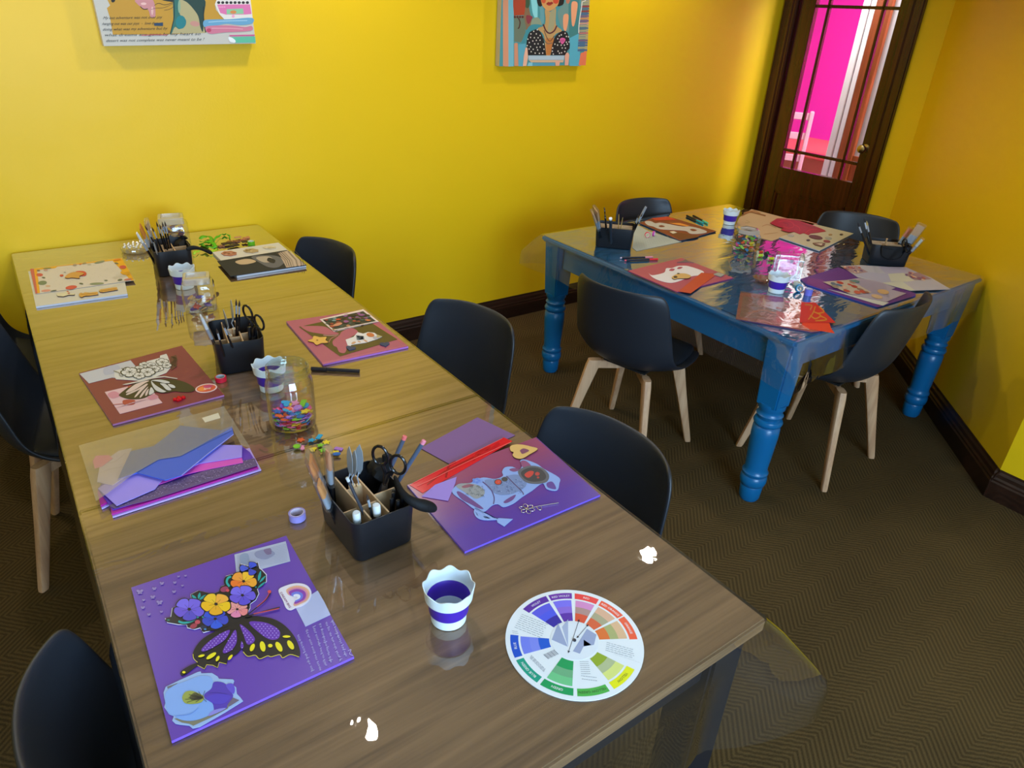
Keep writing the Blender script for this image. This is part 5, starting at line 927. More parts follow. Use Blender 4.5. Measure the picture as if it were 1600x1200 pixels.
flat('wooden_shape', a([(1235, 578), (1300, 572), (1380, 580), (1370, 605), (1335, 620), (1260, 600)]), ze, .003, '#6c4c30', [('p', a([(1270, 585), (1350, 585), (1335, 605)]), '#d8ccb0')], label='triangular wooden frame on the cream board', cat='wooden shape')
RL = [(748, 352), (830, 300), (900, 300), (1080, 325), (1240, 378), (1370, 432), (1385, 445), (1290, 460), (1210, 470), (1190, 488), (1130, 465), (1090, 478), (1020, 450), (960, 455), (870, 430), (900, 408), (820, 385)]
flat('lace_cutout', a(RL), zB+.0066, .0012, '#a80c14', [('s', a([(850, 340), (920, 325), (1000, 345), (1020, 390), (960, 410), (900, 390)]), 1.2, '#c42c2c'), ('s', a([(1020, 370), (1080, 400), (1090, 450)]), 1.0, '#c42c2c'), ('s', a([(1150, 470), (1200, 430), (1300, 420)]), 1.0, '#cc3030'), ('s', a([(900, 350), (950, 360), (950, 385)]), .8, '#7c0810'), ('s', a([(1100, 360), (1200, 390), (1300, 420)]), .8, '#7c0810')], label='ruffled deep red lace cutout at the back of the blue table', cat='lace')
# purple set
a = K(1260, 380, .15)
pv = flat('craft_paper', a([(-60, 372), (330, 250), (760, 400), (1135, 520), (1140, 545), (750, 665), (735, 665), (0, 430)]), zB, .004, '#5a2a80', [('p', a([(20, 360), (170, 380), (300, 460), (170, 475), (0, 410)]), '#76307c')] + [('l', a([(40+i*24, 345-i*5), (230+i*24, 455-i*6)]), .3, '#8c4a98') for i in range(16)], label='purple ribbed board under the lilac papers on the blue table', cat='canvas board', edge='#2c3ca4')
zp = zB+.0046
flat('craft_paper', a([(215, 475), (480, 540), (860, 618), (800, 650), (700, 625)]), zp, .0005, '#c8c8c4', [], label='white paper edge on the purple board', cat='paper')
flat('patterned_paper', a([(480, 540), (430, 380), (545, 362), (760, 400), (930, 465), (885, 482), (1040, 522), (830, 612)]), zp+.0012, .0005, '#a89cae', [('l', a([(540+i*4, 375+i*14), (820+i*6, 430+i*16)]), .3, '#8a7c96') for i in range(9)] + [('c', a(E(800, 505, 62, 24, 10, 9)), '#c8a070'), ('c', a(E(735, 555, 60, 20, 12, 9)), '#c8a884')], label='lilac patterned paper with two tan flowers on the purple board', cat='paper')
rw = random.Random(6)
flat('photo_card', a([(172, 402), (450, 380), (685, 515), (470, 535)]), zp+.0026, .0006, '#b8a898', [('p', a(E(rw.uniform(290, 600), 0, 1, 1)), '#b8a898')] + [('c', a(E(x, y, rw.uniform(18, 44), rw.uniform(8, 18), 15, 8)), cc) for x, y, cc in ((350, 410, '#b03c34'), (450, 430, '#c0463c'), (500, 450, '#a83830'), (420, 495, '#b44438'), (560, 480, '#8a6a60'), (590, 505, '#b4483c'), (280, 420, '#5c6c7c'), (340, 435, '#4c6484'), (480, 400, '#a07868'), (400, 460, '#c8a890'), (530, 510, '#c05c48'), (630, 510, '#8a5c50'), (300, 450, '#8a7c70'))], label='floral picture card with red blooms on the purple board', cat='picture card')
flat('leaf_cutout', a([(445, 385), (510, 380), (555, 395), (550, 410), (490, 405)]), zp+.004, .0008, '#5c7c78', [], label='small grey green leaf beside the floral picture card', cat='leaf cutout')
D = [('p', a([(365, 238), (520, 235), (645, 300), (520, 320), (450, 300)]), '#a88a8c'), ('p', a([(1010, 320), (1170, 305), (1310, 375), (1130, 385)]), '#9c7c88'), ('p', a([(750, 245), (1040, 250), (1150, 300), (830, 320)]), '#b0a8be'), ('p', a([(830, 320), (1010, 310), (1130, 390), (1050, 400), (880, 400)]), '#c8c4b0'), ('p', a([(500, 330), (640, 300), (850, 320), (880, 395), (780, 410)]), '#aeaabe'), ('p', a([(1050, 400), (1310, 380), (1500, 478), (1120, 492)]), '#b4b0bc'), ('p', a([(790, 412), (1000, 400), (1130, 490), (1080, 495)]), '#c8c6b4')]
for cx, cy in ((500, 270), (560, 290), (1130, 340), (1200, 365), (440, 255), (1080, 325)):
    for i in range(5): D.append(('c', a(E(cx+rw.uniform(-55, 55), cy+rw.uniform(-18, 18), rw.uniform(10, 26), rw.uniform(5, 10), 20, 7)), rw.choice(['#c89884', '#8a4c70', '#b8604c', '#6c4c7c', '#d8b8a0'])))
flat('patterned_paper', a([(355, 235), (560, 228), (1045, 258), (1300, 360), (1505, 480), (1080, 495), (770, 412), (530, 352)]), zp+.0008, .0006, '#b8b4bc', D, label='long lilac and cream patterned sheet in front of the right tool caddy', cat='paper')
# red packet
a = K(1120, 300, .275)
flat('canvas_board', a([(110, 720), (135, 570), (470, 610), (590, 790), (540, 795), (250, 745)]), zB, .004, '#a85848', [('p', a([(150, 590), (340, 620), (335, 730), (130, 710)]), '#8c6c60'), ('p', a([(340, 680), (470, 690), (470, 770), (340, 740)]), '#c4382c'), ('s', a([(180, 690), (260, 670), (330, 690)]), 3, '#c07848'), ('c', a([(230, 640), (260, 600), (380, 610), (400, 650), (330, 665)]), '#c88a90')], label='reddish board inside the clear packet at the front of the blue table', cat='canvas board', edge='#503058')
flat('craft_paper', a([(475, 770), (490, 735), (640, 745), (650, 775), (670, 802), (600, 790)]), zB+.0048, .001, '#dc3c1c', [], label='orange red paper under the gold printed red paper', cat='paper')
flat('patterned_paper', a([(462, 625), (560, 628), (675, 742), (470, 740)]), zB+.0064, .001, '#c81c14', [('s', a([(530, 700), (560, 720), (590, 700), (550, 680)]), 2, '#c8801c'), ('s', a([(580, 650), (610, 680), (570, 690)]), 2, '#c8801c'), ('s', a([(500, 640), (540, 645), (530, 670)]), 2, '#b8701c'), ('s', a([(590, 705), (625, 725), (560, 732)]), 2, '#c8801c'), ('s', a([(520, 725), (545, 690), (560, 650)]), 2, '#c8801c')], label='red paper with gold swirls at the front of the blue table', cat='paper')
flat('plastic_sleeve', a([(105, 722), (135, 562), (470, 612), (480, 628), (470, 745), (530, 780), (470, 775)]), zB+.009, .0008, '#ffffff', [], label='clear plastic packet over the reddish board', cat='plastic sleeve', basemat=film_mat('clear_packet', k=1.6, rough=.06, bump=.002, scale=14, haze=.14, hazecol=(.7, .5, .38, 1)))

# ------------------------------------------------------------------ cups
WHITE = mat('#dce8ee', .4); PURP = mat('#4826ae', .4)
def cup():
    t = thing('collapsible_cup', 'x', 'cup')
    mb = MB(); mb.lathe([(.0285, 0), (.030, .001), (.031, .020), (.0295, .020), (.028, .003), (0, .003)], WHITE, 48); mb.build('base', t, (0, 0, 0), smooth=True)
    mb = MB(); mb.lathe([(.0315, .0195), (.0335, .022), (.0350, .044), (.0385, .0505), (.0370, .0505), (.0330, .044), (.0315, .022), (.0300, .0195), (.0315, .0195)], PURP, 48, caps=False); mb.build('band', t, (0, 0, 0), smooth=True)
    mb = MB()
    def sc(j, an, r, z):
        if j in (3, 4): return r+.0012*math.cos(8*an), z+.0030*math.cos(8*an)
        return r, z
    mb.lathe([(.0372, .0500), (.0402, .0515), (.0408, .058), (.0425, .0745), (.0410, .0745), (.0393, .058), (.0383, .0530), (.0365, .0500), (.0372, .0500)], WHITE, 96, mod=sc, caps=False); mb.build('rim', t, (0, 0, 0), smooth=True)
    return t
c0 = cup()
for i, (px, py, z, lab, ro) in enumerate(((701, 965, TZ, 'white and purple scalloped cup beside the colour wheel', .2), (425, 607, TZ, 'scalloped cup behind the tall glass jar', .5), (289, 449, TZ, 'scalloped cup in front of the farthest black caddy', .9), (1139, 350, BZ, 'scalloped cup at the back of the blue table', .1), (1212, 456, BZ, 'scalloped cup in the middle of the blue table, beside the tape rolls', .7))):
    o = c0 if i == 0 else dup(c0); p = at(px, py, z); o.location = (p.x, p.y, z+.0002); o.rotation_euler = (0, 0, ro); tag(o, lab, 'cup', 'white and purple scalloped cups')

# ------------------------------------------------------------------ tape rolls
def tape(px, py, z, R, h, c_out, c_in, label, tilt=0, name='washi_tape', pitch=0):
    p = at(px, py, z); t = thing(name, label, 'tape roll', (p.x, p.y, z+.0002 + (R if pitch else 0)), tilt, 'rolls of craft tape')
    if pitch: t.rotation_euler = (pitch, 0, tilt); zo = -h/2
    else: zo = 0
    mb = MB(); mb.lathe([(R*.80, zo), (R, zo), (R, zo+h), (R*.80, zo+h), (R*.80, zo)], mat(c_out, .35), 32, caps=False); mb.build('tape', t, (0, 0, 0), smooth=True)
    mb = MB(); mb.lathe([(R*.74, zo-.0002), (R*.80, zo-.0002), (R*.80, zo+h+.0003), (R*.74, zo+h+.0003), (R*.74, zo-.0002)], mat(c_in, .5), 32, caps=False); mb.build('core', t, (0, 0, 0), smooth=True)
    return t
tape(465, 810, TZ, .0165, .015, '#8f86cc', '#cfc6dc', 'lilac washi tape roll left of the nearest black caddy')
tape(345.5, 595, TZ, .0145, .013, '#d01838', '#b8c4cc', 'red washi tape roll beside the dark red board')
tape(393, 383, TZ, .0145, .017, '#5cb014', '#e0e4d8', 'lime green tape roll on the far end of the pine table')
tape(1262, 461, BZ, .0155, .026, '#6c6cd0', '#c8c8dc', 'periwinkle tape roll right of the small tape rolls')
tape(1247, 456, BZ, .0150, .012, '#1890c8', '#dce4e8', 'bright blue tape roll leaning in front of the others', -.5, pitch=PI/2-.25)
tape(1245, 445, BZ, .0155, .012, '#b8c8cc', '#e4dccc', 'white tape roll behind the bright blue one', .2)
tape(1011, 371, BZ+.0008, .0130, .010, '#d83448', '#e4e8ec', 'red ringed tape roll standing on the grey paper', -.6, pitch=PI/2)
tape(1021, 369, BZ+.0008, .0125, .009, '#b83c9c', '#dcc8dc', 'magenta tape roll beside the red ringed one', .5, pitch=PI/2)

# ------------------------------------------------------------------ glass and plastic containers
rw = random.Random(11)
def out2(kind, s):
    if kind == 'star': return [(s*(1 if i % 2 else .5)*math.cos(2*PI*i/10), s*(1 if i % 2 else .5)*math.sin(2*PI*i/10)) for i in range(10)]
    if kind == 'flower': return [(s*(.78+.22*math.cos(5*t))*math.cos(t), s*(.78+.22*math.cos(5*t))*math.sin(t)) for t in (2*PI*i/30 for i in range(30))]
    if kind == 'heart': return [(x, -y) for x, y in heart(0, 0, s, n=18)]
    if kind == 'circle': return E(0, 0, s*.85, s*.85, n=18)
    if kind == 'fish': return [(s, 0), (s*.5, s*.5), (-s*.2, s*.4), (-s*.6, s*.1), (-s, s*.45), (-s, -s*.45), (-s*.6, -s*.1), (-s*.2, -s*.4), (s*.5, -s*.5)]
    if kind == 'oval': return E(0, 0, s, s*.6, n=18)
    return [(-s, -s*.55), (s, -s*.55), (s, s*.55), (-s, s*.55)]
CN = {'pink': '#f060a8', 'magenta': '#e01c9c', 'lilac': '#b078d8', 'orange': '#f0682c', 'lime green': '#84cc28', 'yellow': '#ecd428', 'sky blue': '#1ca4d8', 'red': '#d01c34', 'violet': '#8450c0', 'pale pink': '#f098c0', 'blue': '#2468c0'}
PROT = {}
def foam(kind, cname, loc, rot, label, group, s=.0088, th=.0022):
    key = (kind, cname, s)
    if key not in PROT:
        mb = MB(); mb.prism([(x, y, th) for x, y in out2(kind, s)], th, mat(CN[cname], .7)); PROT[key] = o = mb.build('foam_'+kind, origin=(0, 0, 0))
    else: o = PROT[key].copy(); COL.objects.link(o)
    o.location = loc; o.rotation_euler = rot; return tag(o, label, 'foam shape', group)
jc = at(459, 662, TZ); jc.z = TZ
KN = ['star', 'flower', 'heart', 'circle', 'fish', 'oval', 'tile']; CK = list(CN)
jar_lab = 'foam {} among the pieces in the tall glass jar'
for lvl in range(8):
    z = TZ+.008+lvl*.0046
    rings = [(.0365, 8, lvl*.3)] if lvl < 5 else [(.036, 8, lvl*.3), (.015, 3, lvl*.7)]
    if lvl == 7: rings = [(.035, 5, .4), (.014, 2, 0)]
    for R_, n_, ph in rings:
        for i in range(n_):
            an = ph+2*PI*i/n_; cn = CK[(i*3+lvl*5+rw.randint(0, 2)) % len(CK)]; kd = rw.choice(KN)
            tl_ = rw.uniform(.15, .55) if R_ > .03 else rw.uniform(0, .3)
            q = Matrix.Rotation(an, 3, 'Z') @ Matrix.Rotation(-tl_, 3, 'Y') @ Matrix.Rotation(rw.uniform(0, 6), 3, 'Z')
            foam(kd, cn, (jc.x+R_*math.cos(an), jc.y+R_*math.sin(an), z+rw.uniform(0, .001)), q.to_euler(), jar_lab.format(cn+' '+kd), 'foam shapes in the glass jar', s=.0118)
for i, (px, py, kd, cn) in enumerate(((470, 688, 'flower', 'orange'), (487, 690, 'star', 'sky blue'), (499, 686, 'tile', 'sky blue'), (510, 692, 'flower', 'yellow'), (473, 702, 'fish', 'pale pink'), (464, 701, 'circle', 'lime green'), (489, 703, 'heart', 'yellow'), (501, 698, 'star', 'lime green'), (505, 707, 'flower', 'lime green'), (529, 702, 'tile', 'lilac'), (523, 709, 'tile', 'yellow'), (526, 713, 'oval', 'blue'))):
    p = at(px, py, TZ); foam(kd, cn, (p.x, p.y, TZ+.0003+.0026*(i % 3)), (0, 0, rw.uniform(0, 6)), '{} foam {} in the loose pile behind the nearest caddy'.format(cn, kd), 'loose foam shapes', s=.0095)
t = thing('glass_jar', 'tall clear glass jar part filled with coloured foam shapes', 'jar', (jc.x, jc.y, TZ+.0002))
mb = MB(); mb.lathe([(0, .001), (.046, .001), (.053, .006), (.0555, .016), (.0555, .110), (.0535, .122), (.0485, .131), (.0475, .134)], CLEAR, 56); mb.build('body', t, (0, 0, 0), smooth=True)
mb = MB(); mb.lathe([(0, .0045), (.043, .0045), (.0505, .009), (.0525, .017), (.0525, .108), (.0505, .120), (.046, .129), (.045, .134)], CLEAR, 56); mb.build('inner_wall', t, (0, 0, 0), smooth=True)
mb = MB(); mb.lathe([(.0475, .134), (.0500, .136), (.0500, .140), (.0478, .142), (.0495, .146), (.0495, .149), (.0475, .151), (.0490, .156), (.0490, .160), (.0470, .162), (.0445, .160), (.0445, .134)], film_mat('clear_glass_thick', tint=(.90, .95, .93, 1), k=1.6, rough=.03, base=.04), 56, caps=False); mb.build('threaded_neck', t, (0, 0, 0), smooth=True)

def rrect(w_, d_, r, n=5):
    out = []
    for cx, cy, a0 in ((w_/2-r, d_/2-r, 0), (-w_/2+r, d_/2-r, PI/2), (-w_/2+r, -d_/2+r, PI), (w_/2-r, -d_/2+r, 1.5*PI)):
        out += [(cx+r*math.cos(a0+PI/2*i/n), cy+r*math.sin(a0+PI/2*i/n)) for i in range(n+1)]
    return out
def loft(mb, rings, m, cap0=True, cap1=True):
    n = len(rings[0]); vs = [p for r in rings for p in r]
    fs = [[i*n+j, i*n+(j+1) % n, (i+1)*n+(j+1) % n, (i+1)*n+j] for i in range(len(rings)-1) for j in range(n)]
    if cap0: fs.append(list(range(n))[::-1])
    if cap1: fs.append([(len(rings)-1)*n+j for j in range(n)])
    mb.add(vs, fs, m)
BITS = ['#8a6a4a', '#6c3c34', '#2c4a8c', '#c8a880', '#4c3040', '#b8907c', '#d8c8b0', '#7c4c5c']
def canister(px, py, z, ang, label, cols, w_=.085, h=.092, contents='wooden button', n=16, lid=True, mtl=None, hexa=False, cgroup='x', clabel='x'):
    p = at(px, py, z); mtl = mtl or CLEARP
    t = thing('plastic_canister', label, 'container', (p.x, p.y, z+.0002), ang)
    base = (lambda s, zz, rr: [(x, y, zz) for x, y in (E(0, 0, s/2, s/2, 30, 6) if hexa else rrect(s, s, rr))])
    mb = MB(); loft(mb, [base(w_*.8, 0, .012), base(w_*.97, .006, .018), base(w_, .02, .02), base(w_, h*.70, .02), base(w_*.92, h*.8, .018), base(w_*.76, h*.84, .012)], mtl, True, False); mb.build('body', t, (0, 0, 0), smooth=True)
    if lid:
        mb = MB(); loft(mb, [base(w_*.80, h*.82, .010), base(w_*.82, h*.83, .010), base(w_*.80, h*.985, .010), base(w_*.76, h, .010)], film_mat('lid_plastic', tint=(.97, .97, .97, 1), k=2.2, rough=.12, haze=.42) if 'lidm' not in MATS else MATS['lidm'], True, False)
        MATS['lidm'] = mb.mats[0]
        loft(mb, [base(w_*.76, h, .010), base(w_*.62, h, .008), base(w_*.60, h*.93, .008)], MATS['lidm'], False, True); mb.build('lid', t, (0, 0, 0), smooth=True)
    for i in range(n):
        lay, k = divmod(i, 5); an = 2*PI*k/5+lay*.6; r = w_*.27 if k else 0
        R3 = Matrix.Rotation(ang, 3, 'Z') @ Vector((r*math.cos(an), r*math.sin(an), 0))
        mb = MB(); col_ = cols[i % len(cols)]
        if contents == 'mini_peg': mb.box((0, 0, .004), (.024, .0065, .006), mat(col_, .5), bev=.001); mb.box((0, .0055, .0035), (.018, .003, .003), mat(col_, .5))
        else: mb.prism([(x, y, .0035) for x, y in out2(('oval', 'circle', 'flower')[i % 3], .0125)], .003, mat(col_, .5))
        o = mb.build(contents, origin=(0, 0, 0)); o.location = (p.x+R3.x, p.y+R3.y, z+.006+lay*.011); o.rotation_euler = (rw.uniform(-.5, .5), rw.uniform(-.6, .6), rw.uniform(0, 6))
        tag(o, clabel, 'craft piece', cgroup)
    return t
canister(315, 482, TZ, -.25, 'clear lidded canister of trinkets behind the middle black caddy', ['#c8a878', '#d8d0c0', '#c8482c', '#4c2c8c', '#c89a50', '#a89880'], .10, .115, n=20, cgroup='trinkets in the middle canister', clabel='small trinket inside the clear canister behind the middle caddy', contents='trinket')
canister(276, 391, TZ, -.2, 'clear lidded canister of dark wooden pieces behind the farthest caddy', ['#8a6a4a', '#c8b494', '#284a84', '#3c2430', '#6c3c4c', '#b8907c'], .115, .14, n=45, cgroup='wooden pieces in the farthest canister', clabel='small wooden or blue piece inside the canister behind the farthest caddy', contents='wooden_button')
canister(1163, 390, BZ, .3, 'clear hexagonal jar of tiny coloured pegs on the blue table', ['#e06030', '#e8d840', '#58b048', '#2c88d0', '#e8a8a0', '#c8b898', '#d05090', '#a0d860'], .135, .10, 'mini_peg', 30, True, CLEAR, True, 'pegs in the hexagonal jar', 'tiny coloured peg inside the hexagonal jar')
# little clear treasure box
p = at(1231, 418, BZ); t = thing('clear_treasure_box', 'small clear treasure chest box in the middle of the blue table', 'box', (p.x, p.y, BZ+.0002), -.75)
EDGE = film_mat('clear_box_edge', tint=(.8, .85, .85, 1), k=2.5, rough=.1, base=.10, haze=.12)
mb = MB(); mb.box((0, 0, .02), (.105, .07, .04), CLEAR, bev=.003); mb.build('body', t, (0, 0, 0))
mb = MB(); loft(mb, [[(x, -.035*math.cos(an)*s, .042+.024*math.sin(an)*s) for an in (PI*i/10 for i in range(11))] for x, s in ((-.052, 1), (.052, 1))], CLEAR); mb.build('domed_lid', t, (0, 0, 0), smooth=True)
mb = MB()
for sx in (-1, 1):
    for sy in (-1, 1): mb.box((sx*.051, sy*.034, .021), (.004, .004, .042), EDGE)
    mb.tube([(sx*.052, -.035*math.cos(an), .043+.024*math.sin(an)) for an in (PI*i/10 for i in range(11))], .002, EDGE, 6)
for sy in (-1, 1): mb.box((0, sy*.035, .042), (.106, .004, .004), EDGE)
mb.build('edging', t, (0, 0, 0))
mb = MB(); mb.tube([(-.01, 0, .066), (-.01, 0, .078), (.01, 0, .078), (.01, 0, .066)], .002, EDGE, 6); mb.box((0, -.038, .04), (.012, .004, .016), EDGE); mb.build('clasp', t, (0, 0, 0))
# shell dish
p = at(1190, 441, BZ); mb = MB(); sm = film_mat('peach_glass', tint=(.86, .66, .55, 1), k=2, rough=.08, base=.05, haze=.25, hazecol=(.6, .4, .3, 1))
mb.lathe([(0, .002), (.02, .002), (.032, .010), (.038, .020), (.035, .021), (.029, .012), (.018, .006), (0, .006)], sm, 48, mod=lambda j, an, r, z: (r*(1+.08*math.cos(9*an)), z))
o = mb.build('shell_dish', origin=(0, 0, 0), smooth=True); o.location = (p.x, p.y, BZ+.0002); tag(o, 'peach glass shell dish behind the middle scalloped cup', 'dish')
# crystal dish on the far table
p = at(214, 392, TZ); t = thing('beaded_dish', 'round glittering crystal dish left of the farthest caddy', 'dish', (p.x, p.y, TZ+.0002))
cg = film_mat('cut_crystal', tint=(.9, .88, .82, 1), k=2.4, rough=.05, base=.12, haze=.2)
mb = MB(); mb.lathe([(0, .001), (.050, .001), (.055, .006), (.055, .018), (.050, .022), (0, .024)], cg, 28, mod=lambda j, an, r, z: (r*(1+.03*(1 if int(an/(2*PI)*28) % 2 else -1)), z)); mb.build('dish', t, (0, 0, 0))
mb = MB()
for i in range(26):
    an = i*2.4; r = .047*math.sqrt((i+.5)/26); mb.lathe([(.0045, 0), (.0045, .002), (.002, .0055), (0, .006)], mat('#d8d4c8', .12), 6, (r*math.cos(an), r*math.sin(an), .0235))
mb.build('crystal_beads', t, (0, 0, 0))
# thread spools
for i, (px, py, c_, lab, ro) in enumerate(((1187, 397, '#d8402c', 'orange red thread spool', .3), (1197, 399, '#187c3c', 'dark green thread spool', .9), (1187, 402, '#a8c828', 'yellow green thread spool', .1), (1204, 407, '#c8d420', 'lemon yellow thread spool', .0))):
    p = at(px, py, BZ); t = thing('thread_spool', lab+' beside the hexagonal jar', 'thread spool', (p.x, p.y, BZ+.009), -.6+ro, 'thread spools on the blue table')
    mb = MB(); mb.lathe([(.0065, -.012), (.0065, .012)], mat(c_, .6), 18, axis=(1, 0, 0)); mb.build('thread', t, (0, 0, 0), smooth=True)
    mb = MB()
    for s in (-1, 1): mb.lathe([(.0085, s*.0125-.001), (.0085, s*.0125+.001)], mat('#30302c' if i == 1 else '#c8ccb8', .5), 18, axis=(1, 0, 0))
    mb.build('flange', t, (0, 0, 0))

# ------------------------------------------------------------------ ribbons and wooden bits on the far table
a = K(200, 320, .1375)
def ribbon(name, px, z, wd, m, label, zs=None, parent=None):
    P = [at(x, y, z) for x, y in smooth_pts(a(px), False, 6)]; mb = MB(); vs = []
    for i, q in enumerate(P):
        d = (P[min(i+1, len(P)-1)]-P[max(0, i-1)]).normalized(); nn = Vector((-d.y, d.x, 0)); hgt = .004+.006*abs(math.sin(i*.55)); tw = math.sin(i*.4)
        vs += [q+nn*wd/2+Vector((0, 0, hgt+.004*tw)), q-nn*wd/2+Vector((0, 0, hgt-.003*tw))]
    mb.add(vs, [[2*i, 2*i+1, 2*i+3, 2*i+2] for i in range(len(P)-1)], m)
    o = mb.build(name, smooth=True, mods=[('SOLIDIFY', dict(thickness=.0006))]); return tag(o, label, 'ribbon')
GR = mat('#4cac18', .45); LG = mat('#a0cc28', .45)
ribbon('satin_ribbon', [(820, 400), (900, 380), (960, 410), (900, 450), (830, 470), (880, 440), (950, 450), (1000, 490), (930, 500), (850, 480)], TZ, .016, GR, 'tangled green satin ribbon behind the farthest caddy')
ribbon('satin_ribbon', [(980, 420), (1040, 370), (1100, 352), (1150, 365), (1160, 400)], TZ, .006, GR, 'thin green ribbon loop beside the green tangle')
ribbon('satin_ribbon', [(750, 575), (800, 545), (880, 545), (940, 565), (1010, 515)], TZ, .010, LG, 'yellow green ribbon in front of the green tangle')
WD1 = ['#8a5a34', '#3a2418', '#c09060', '#6c4428']
for i, (x, y, kd, c_, an) in enumerate(((1060, 475, 'flower', '#8a5a40', .2), (1130, 455, 'tile', '#2e1c14', .1), (1160, 425, 'flower', '#9a6a3c', .6), (1200, 480, 'tile', '#241814', .3), (1230, 420, 'flower', '#7c5030', .9), (1250, 385, 'oval', '#c08c58', .1), (1310, 400, 'star', '#b4704c', .4), (1330, 435, 'flower', '#3c281c', 1.2), (1350, 380, 'heart', '#b87c54', .3))):
    p = at(*a([(x, y)])[0], TZ); mb = MB(); mb.prism([(u_, v_, .004) for u_, v_ in out2(kd, .022 if kd == 'tile' else .016)], .004, mat(c_, .6)); o = mb.build('wooden_charm', origin=(0, 0, 0)); o.location = (p.x, p.y, TZ+.0003+(i % 2)*.0045); o.rotation_euler = (0, 0, an)
    tag(o, 'small brown wooden charm between the green ribbon and lime tape', 'wooden charm', 'wooden charms on the far table')

# ------------------------------------------------------------------ tool caddies
CADM = mat('#12151c', .42, 0, .5, 'black_caddy_plastic', .1, 700); PLY = mat('#c8a882', .6)
def caddy(label, loc, ang, ply=True):
    t = thing('tool_caddy', label, 'caddy', loc, ang, 'black tool caddies')
    w_, d_, h = .128, .176, .094; mb = MB()
    R4 = lambda s, r, zz, e=0: [(x, y, zz) for x, y in rrect(w_*s+e, d_*s+e, r)]
    loft(mb, [R4(.90, .016, 0), R4(.93, .018, .003), R4(1, .020, h-.001), R4(1, .020, h), R4(1, .018, h, -.004), R4(.93, .016, .006, -.004), R4(.90, .014, .005, -.006)], CADM)
    mb.build('tray', t, (0, 0, 0), smooth=True)
    if ply:
        mb = MB()
        mb.box((.010, 0, .048), (.003, d_*.88, .082), PLY); mb.box((-.026, 0, .048), (.003, d_*.88, .082), PLY)
        for y in (-.03, .03): mb.box((-.008, y, .046), (.033, .003, .078), PLY)
        mb.box((.034, -.012, .046), (.046, .003, .078), PLY); mb.box((-.042, -.02, .042), (.030, .003, .070), PLY)
        mb.build('wooden_divider', t, (0, 0, 0))
    return t
def stand(name, label, cat, base, tip, group=None):
    base = Vector(base); d = Vector(tip)-base
    t = thing(name, label, cat, base, 0, group); t.rotation_euler = d.to_track_quat('Z', 'X').to_euler(); return t, d.length
BLKH = '#141418'; FER = mat('#b8c4d4', .25, .4)
def round_brush(label, base, tip, group, hair='#3a2a20', r=.003, fer=True):
    t, Ls = stand('paint_brush', label, 'paint brush', base, tip, group)
    mb = MB(); mb.lathe([(r*.6, 0), (r, Ls*.15), (r*1.1, Ls*.5), (r*.8, Ls*.74)], mat(BLKH, .25), 12); mb.build('handle', t, (0, 0, 0), smooth=True)
    mb = MB(); mb.lathe([(r*.8, Ls*.74), (r*.85, Ls*.89)], FER if fer else mat('#8a7850', .3, .8), 12); mb.build('ferrule', t, (0, 0, 0), smooth=True)
    mb = MB(); mb.lathe([(r*.8, Ls*.89), (r*.9, Ls*.93), (r*.1, Ls)], mat(hair, .8), 10); mb.build('bristles', t, (0, 0, 0), smooth=True)
def flat_brush(label, base, tip, group, w_=.026, hair='#c87a34', sleeve=True, yaw=0, hand=BLKH):
    t, Ls = stand('flat_brush', label, 'paint brush', base, tip, group)
    t.rotation_euler = (t.rotation_euler.to_matrix() @ Matrix.Rotation(yaw, 3, 'Z')).to_euler()
    r2 = lambda wx, wy, zz: [(x, y, zz) for x, y in rrect(wx, wy, min(wx, wy)*.45, 3)]
    mb = MB(); loft(mb, [r2(.007, .006, 0), r2(.010, .007, Ls*.2), r2(.008, .007, Ls*.42), r2(w_, .008, Ls*.54)], mat(hand, .25)); mb.build('handle', t, (0, 0, 0), smooth=True)
    mb = MB(); loft(mb, [r2(w_, .009, Ls*.54), r2(w_, .009, Ls*.74)], FER); mb.build('ferrule', t, (0, 0, 0), smooth=True)
    mb = MB(); loft(mb, [r2(w_*.97, .008, Ls*.74), r2(w_*1.02, .008, Ls*.9), r2(w_*.95, .003, Ls*.985)], mat(hair, .8)); mb.build('bristles', t, (0, 0, 0), smooth=True)
    if sleeve: mb = MB(); loft(mb, [r2(w_+.006, .014, Ls*.5), r2(w_+.008, .014, Ls*1.03)], CLEARP, False, True); mb.build('clear_sleeve', t, (0, 0, 0), smooth=True)
def knife(label, base, tip, group, yaw=0):
    t, Ls = stand('palette_knife', label, 'palette knife', base, tip, group)
    t.rotation_euler = (t.rotation_euler.to_matrix() @ Matrix.Rotation(yaw, 3, 'Z')).to_euler()
    mb = MB(); mb.lathe([(.0035, 0), (.0050, Ls*.2), (.0045, Ls*.44)], mat('#d0b48c', .5), 12); mb.build('handle', t, (0, 0, 0), smooth=True)
    mb = MB(); mb.tube([(0, 0, Ls*.44), (0, .002, Ls*.5), (0, .005, Ls*.56), (0, .001, Ls*.62)], .0014, FER, 8); mb.build('shaft', t, (0, 0, 0), smooth=True)
    mb = MB(); S = [(-.003, Ls*.60), (-.0085, Ls*.68), (-.0095, Ls*.82), (-.007, Ls*.92), (0, Ls), (.007, Ls*.92), (.0095, Ls*.82), (.0085, Ls*.68), (.003, Ls*.60)]
    mb.prism([(x, .001, z) for x, z in S], .001, mat('#aab2ba', .3, .35), Vector((0, 1, 0))); mb.build('blade', t, (0, 0, 0))
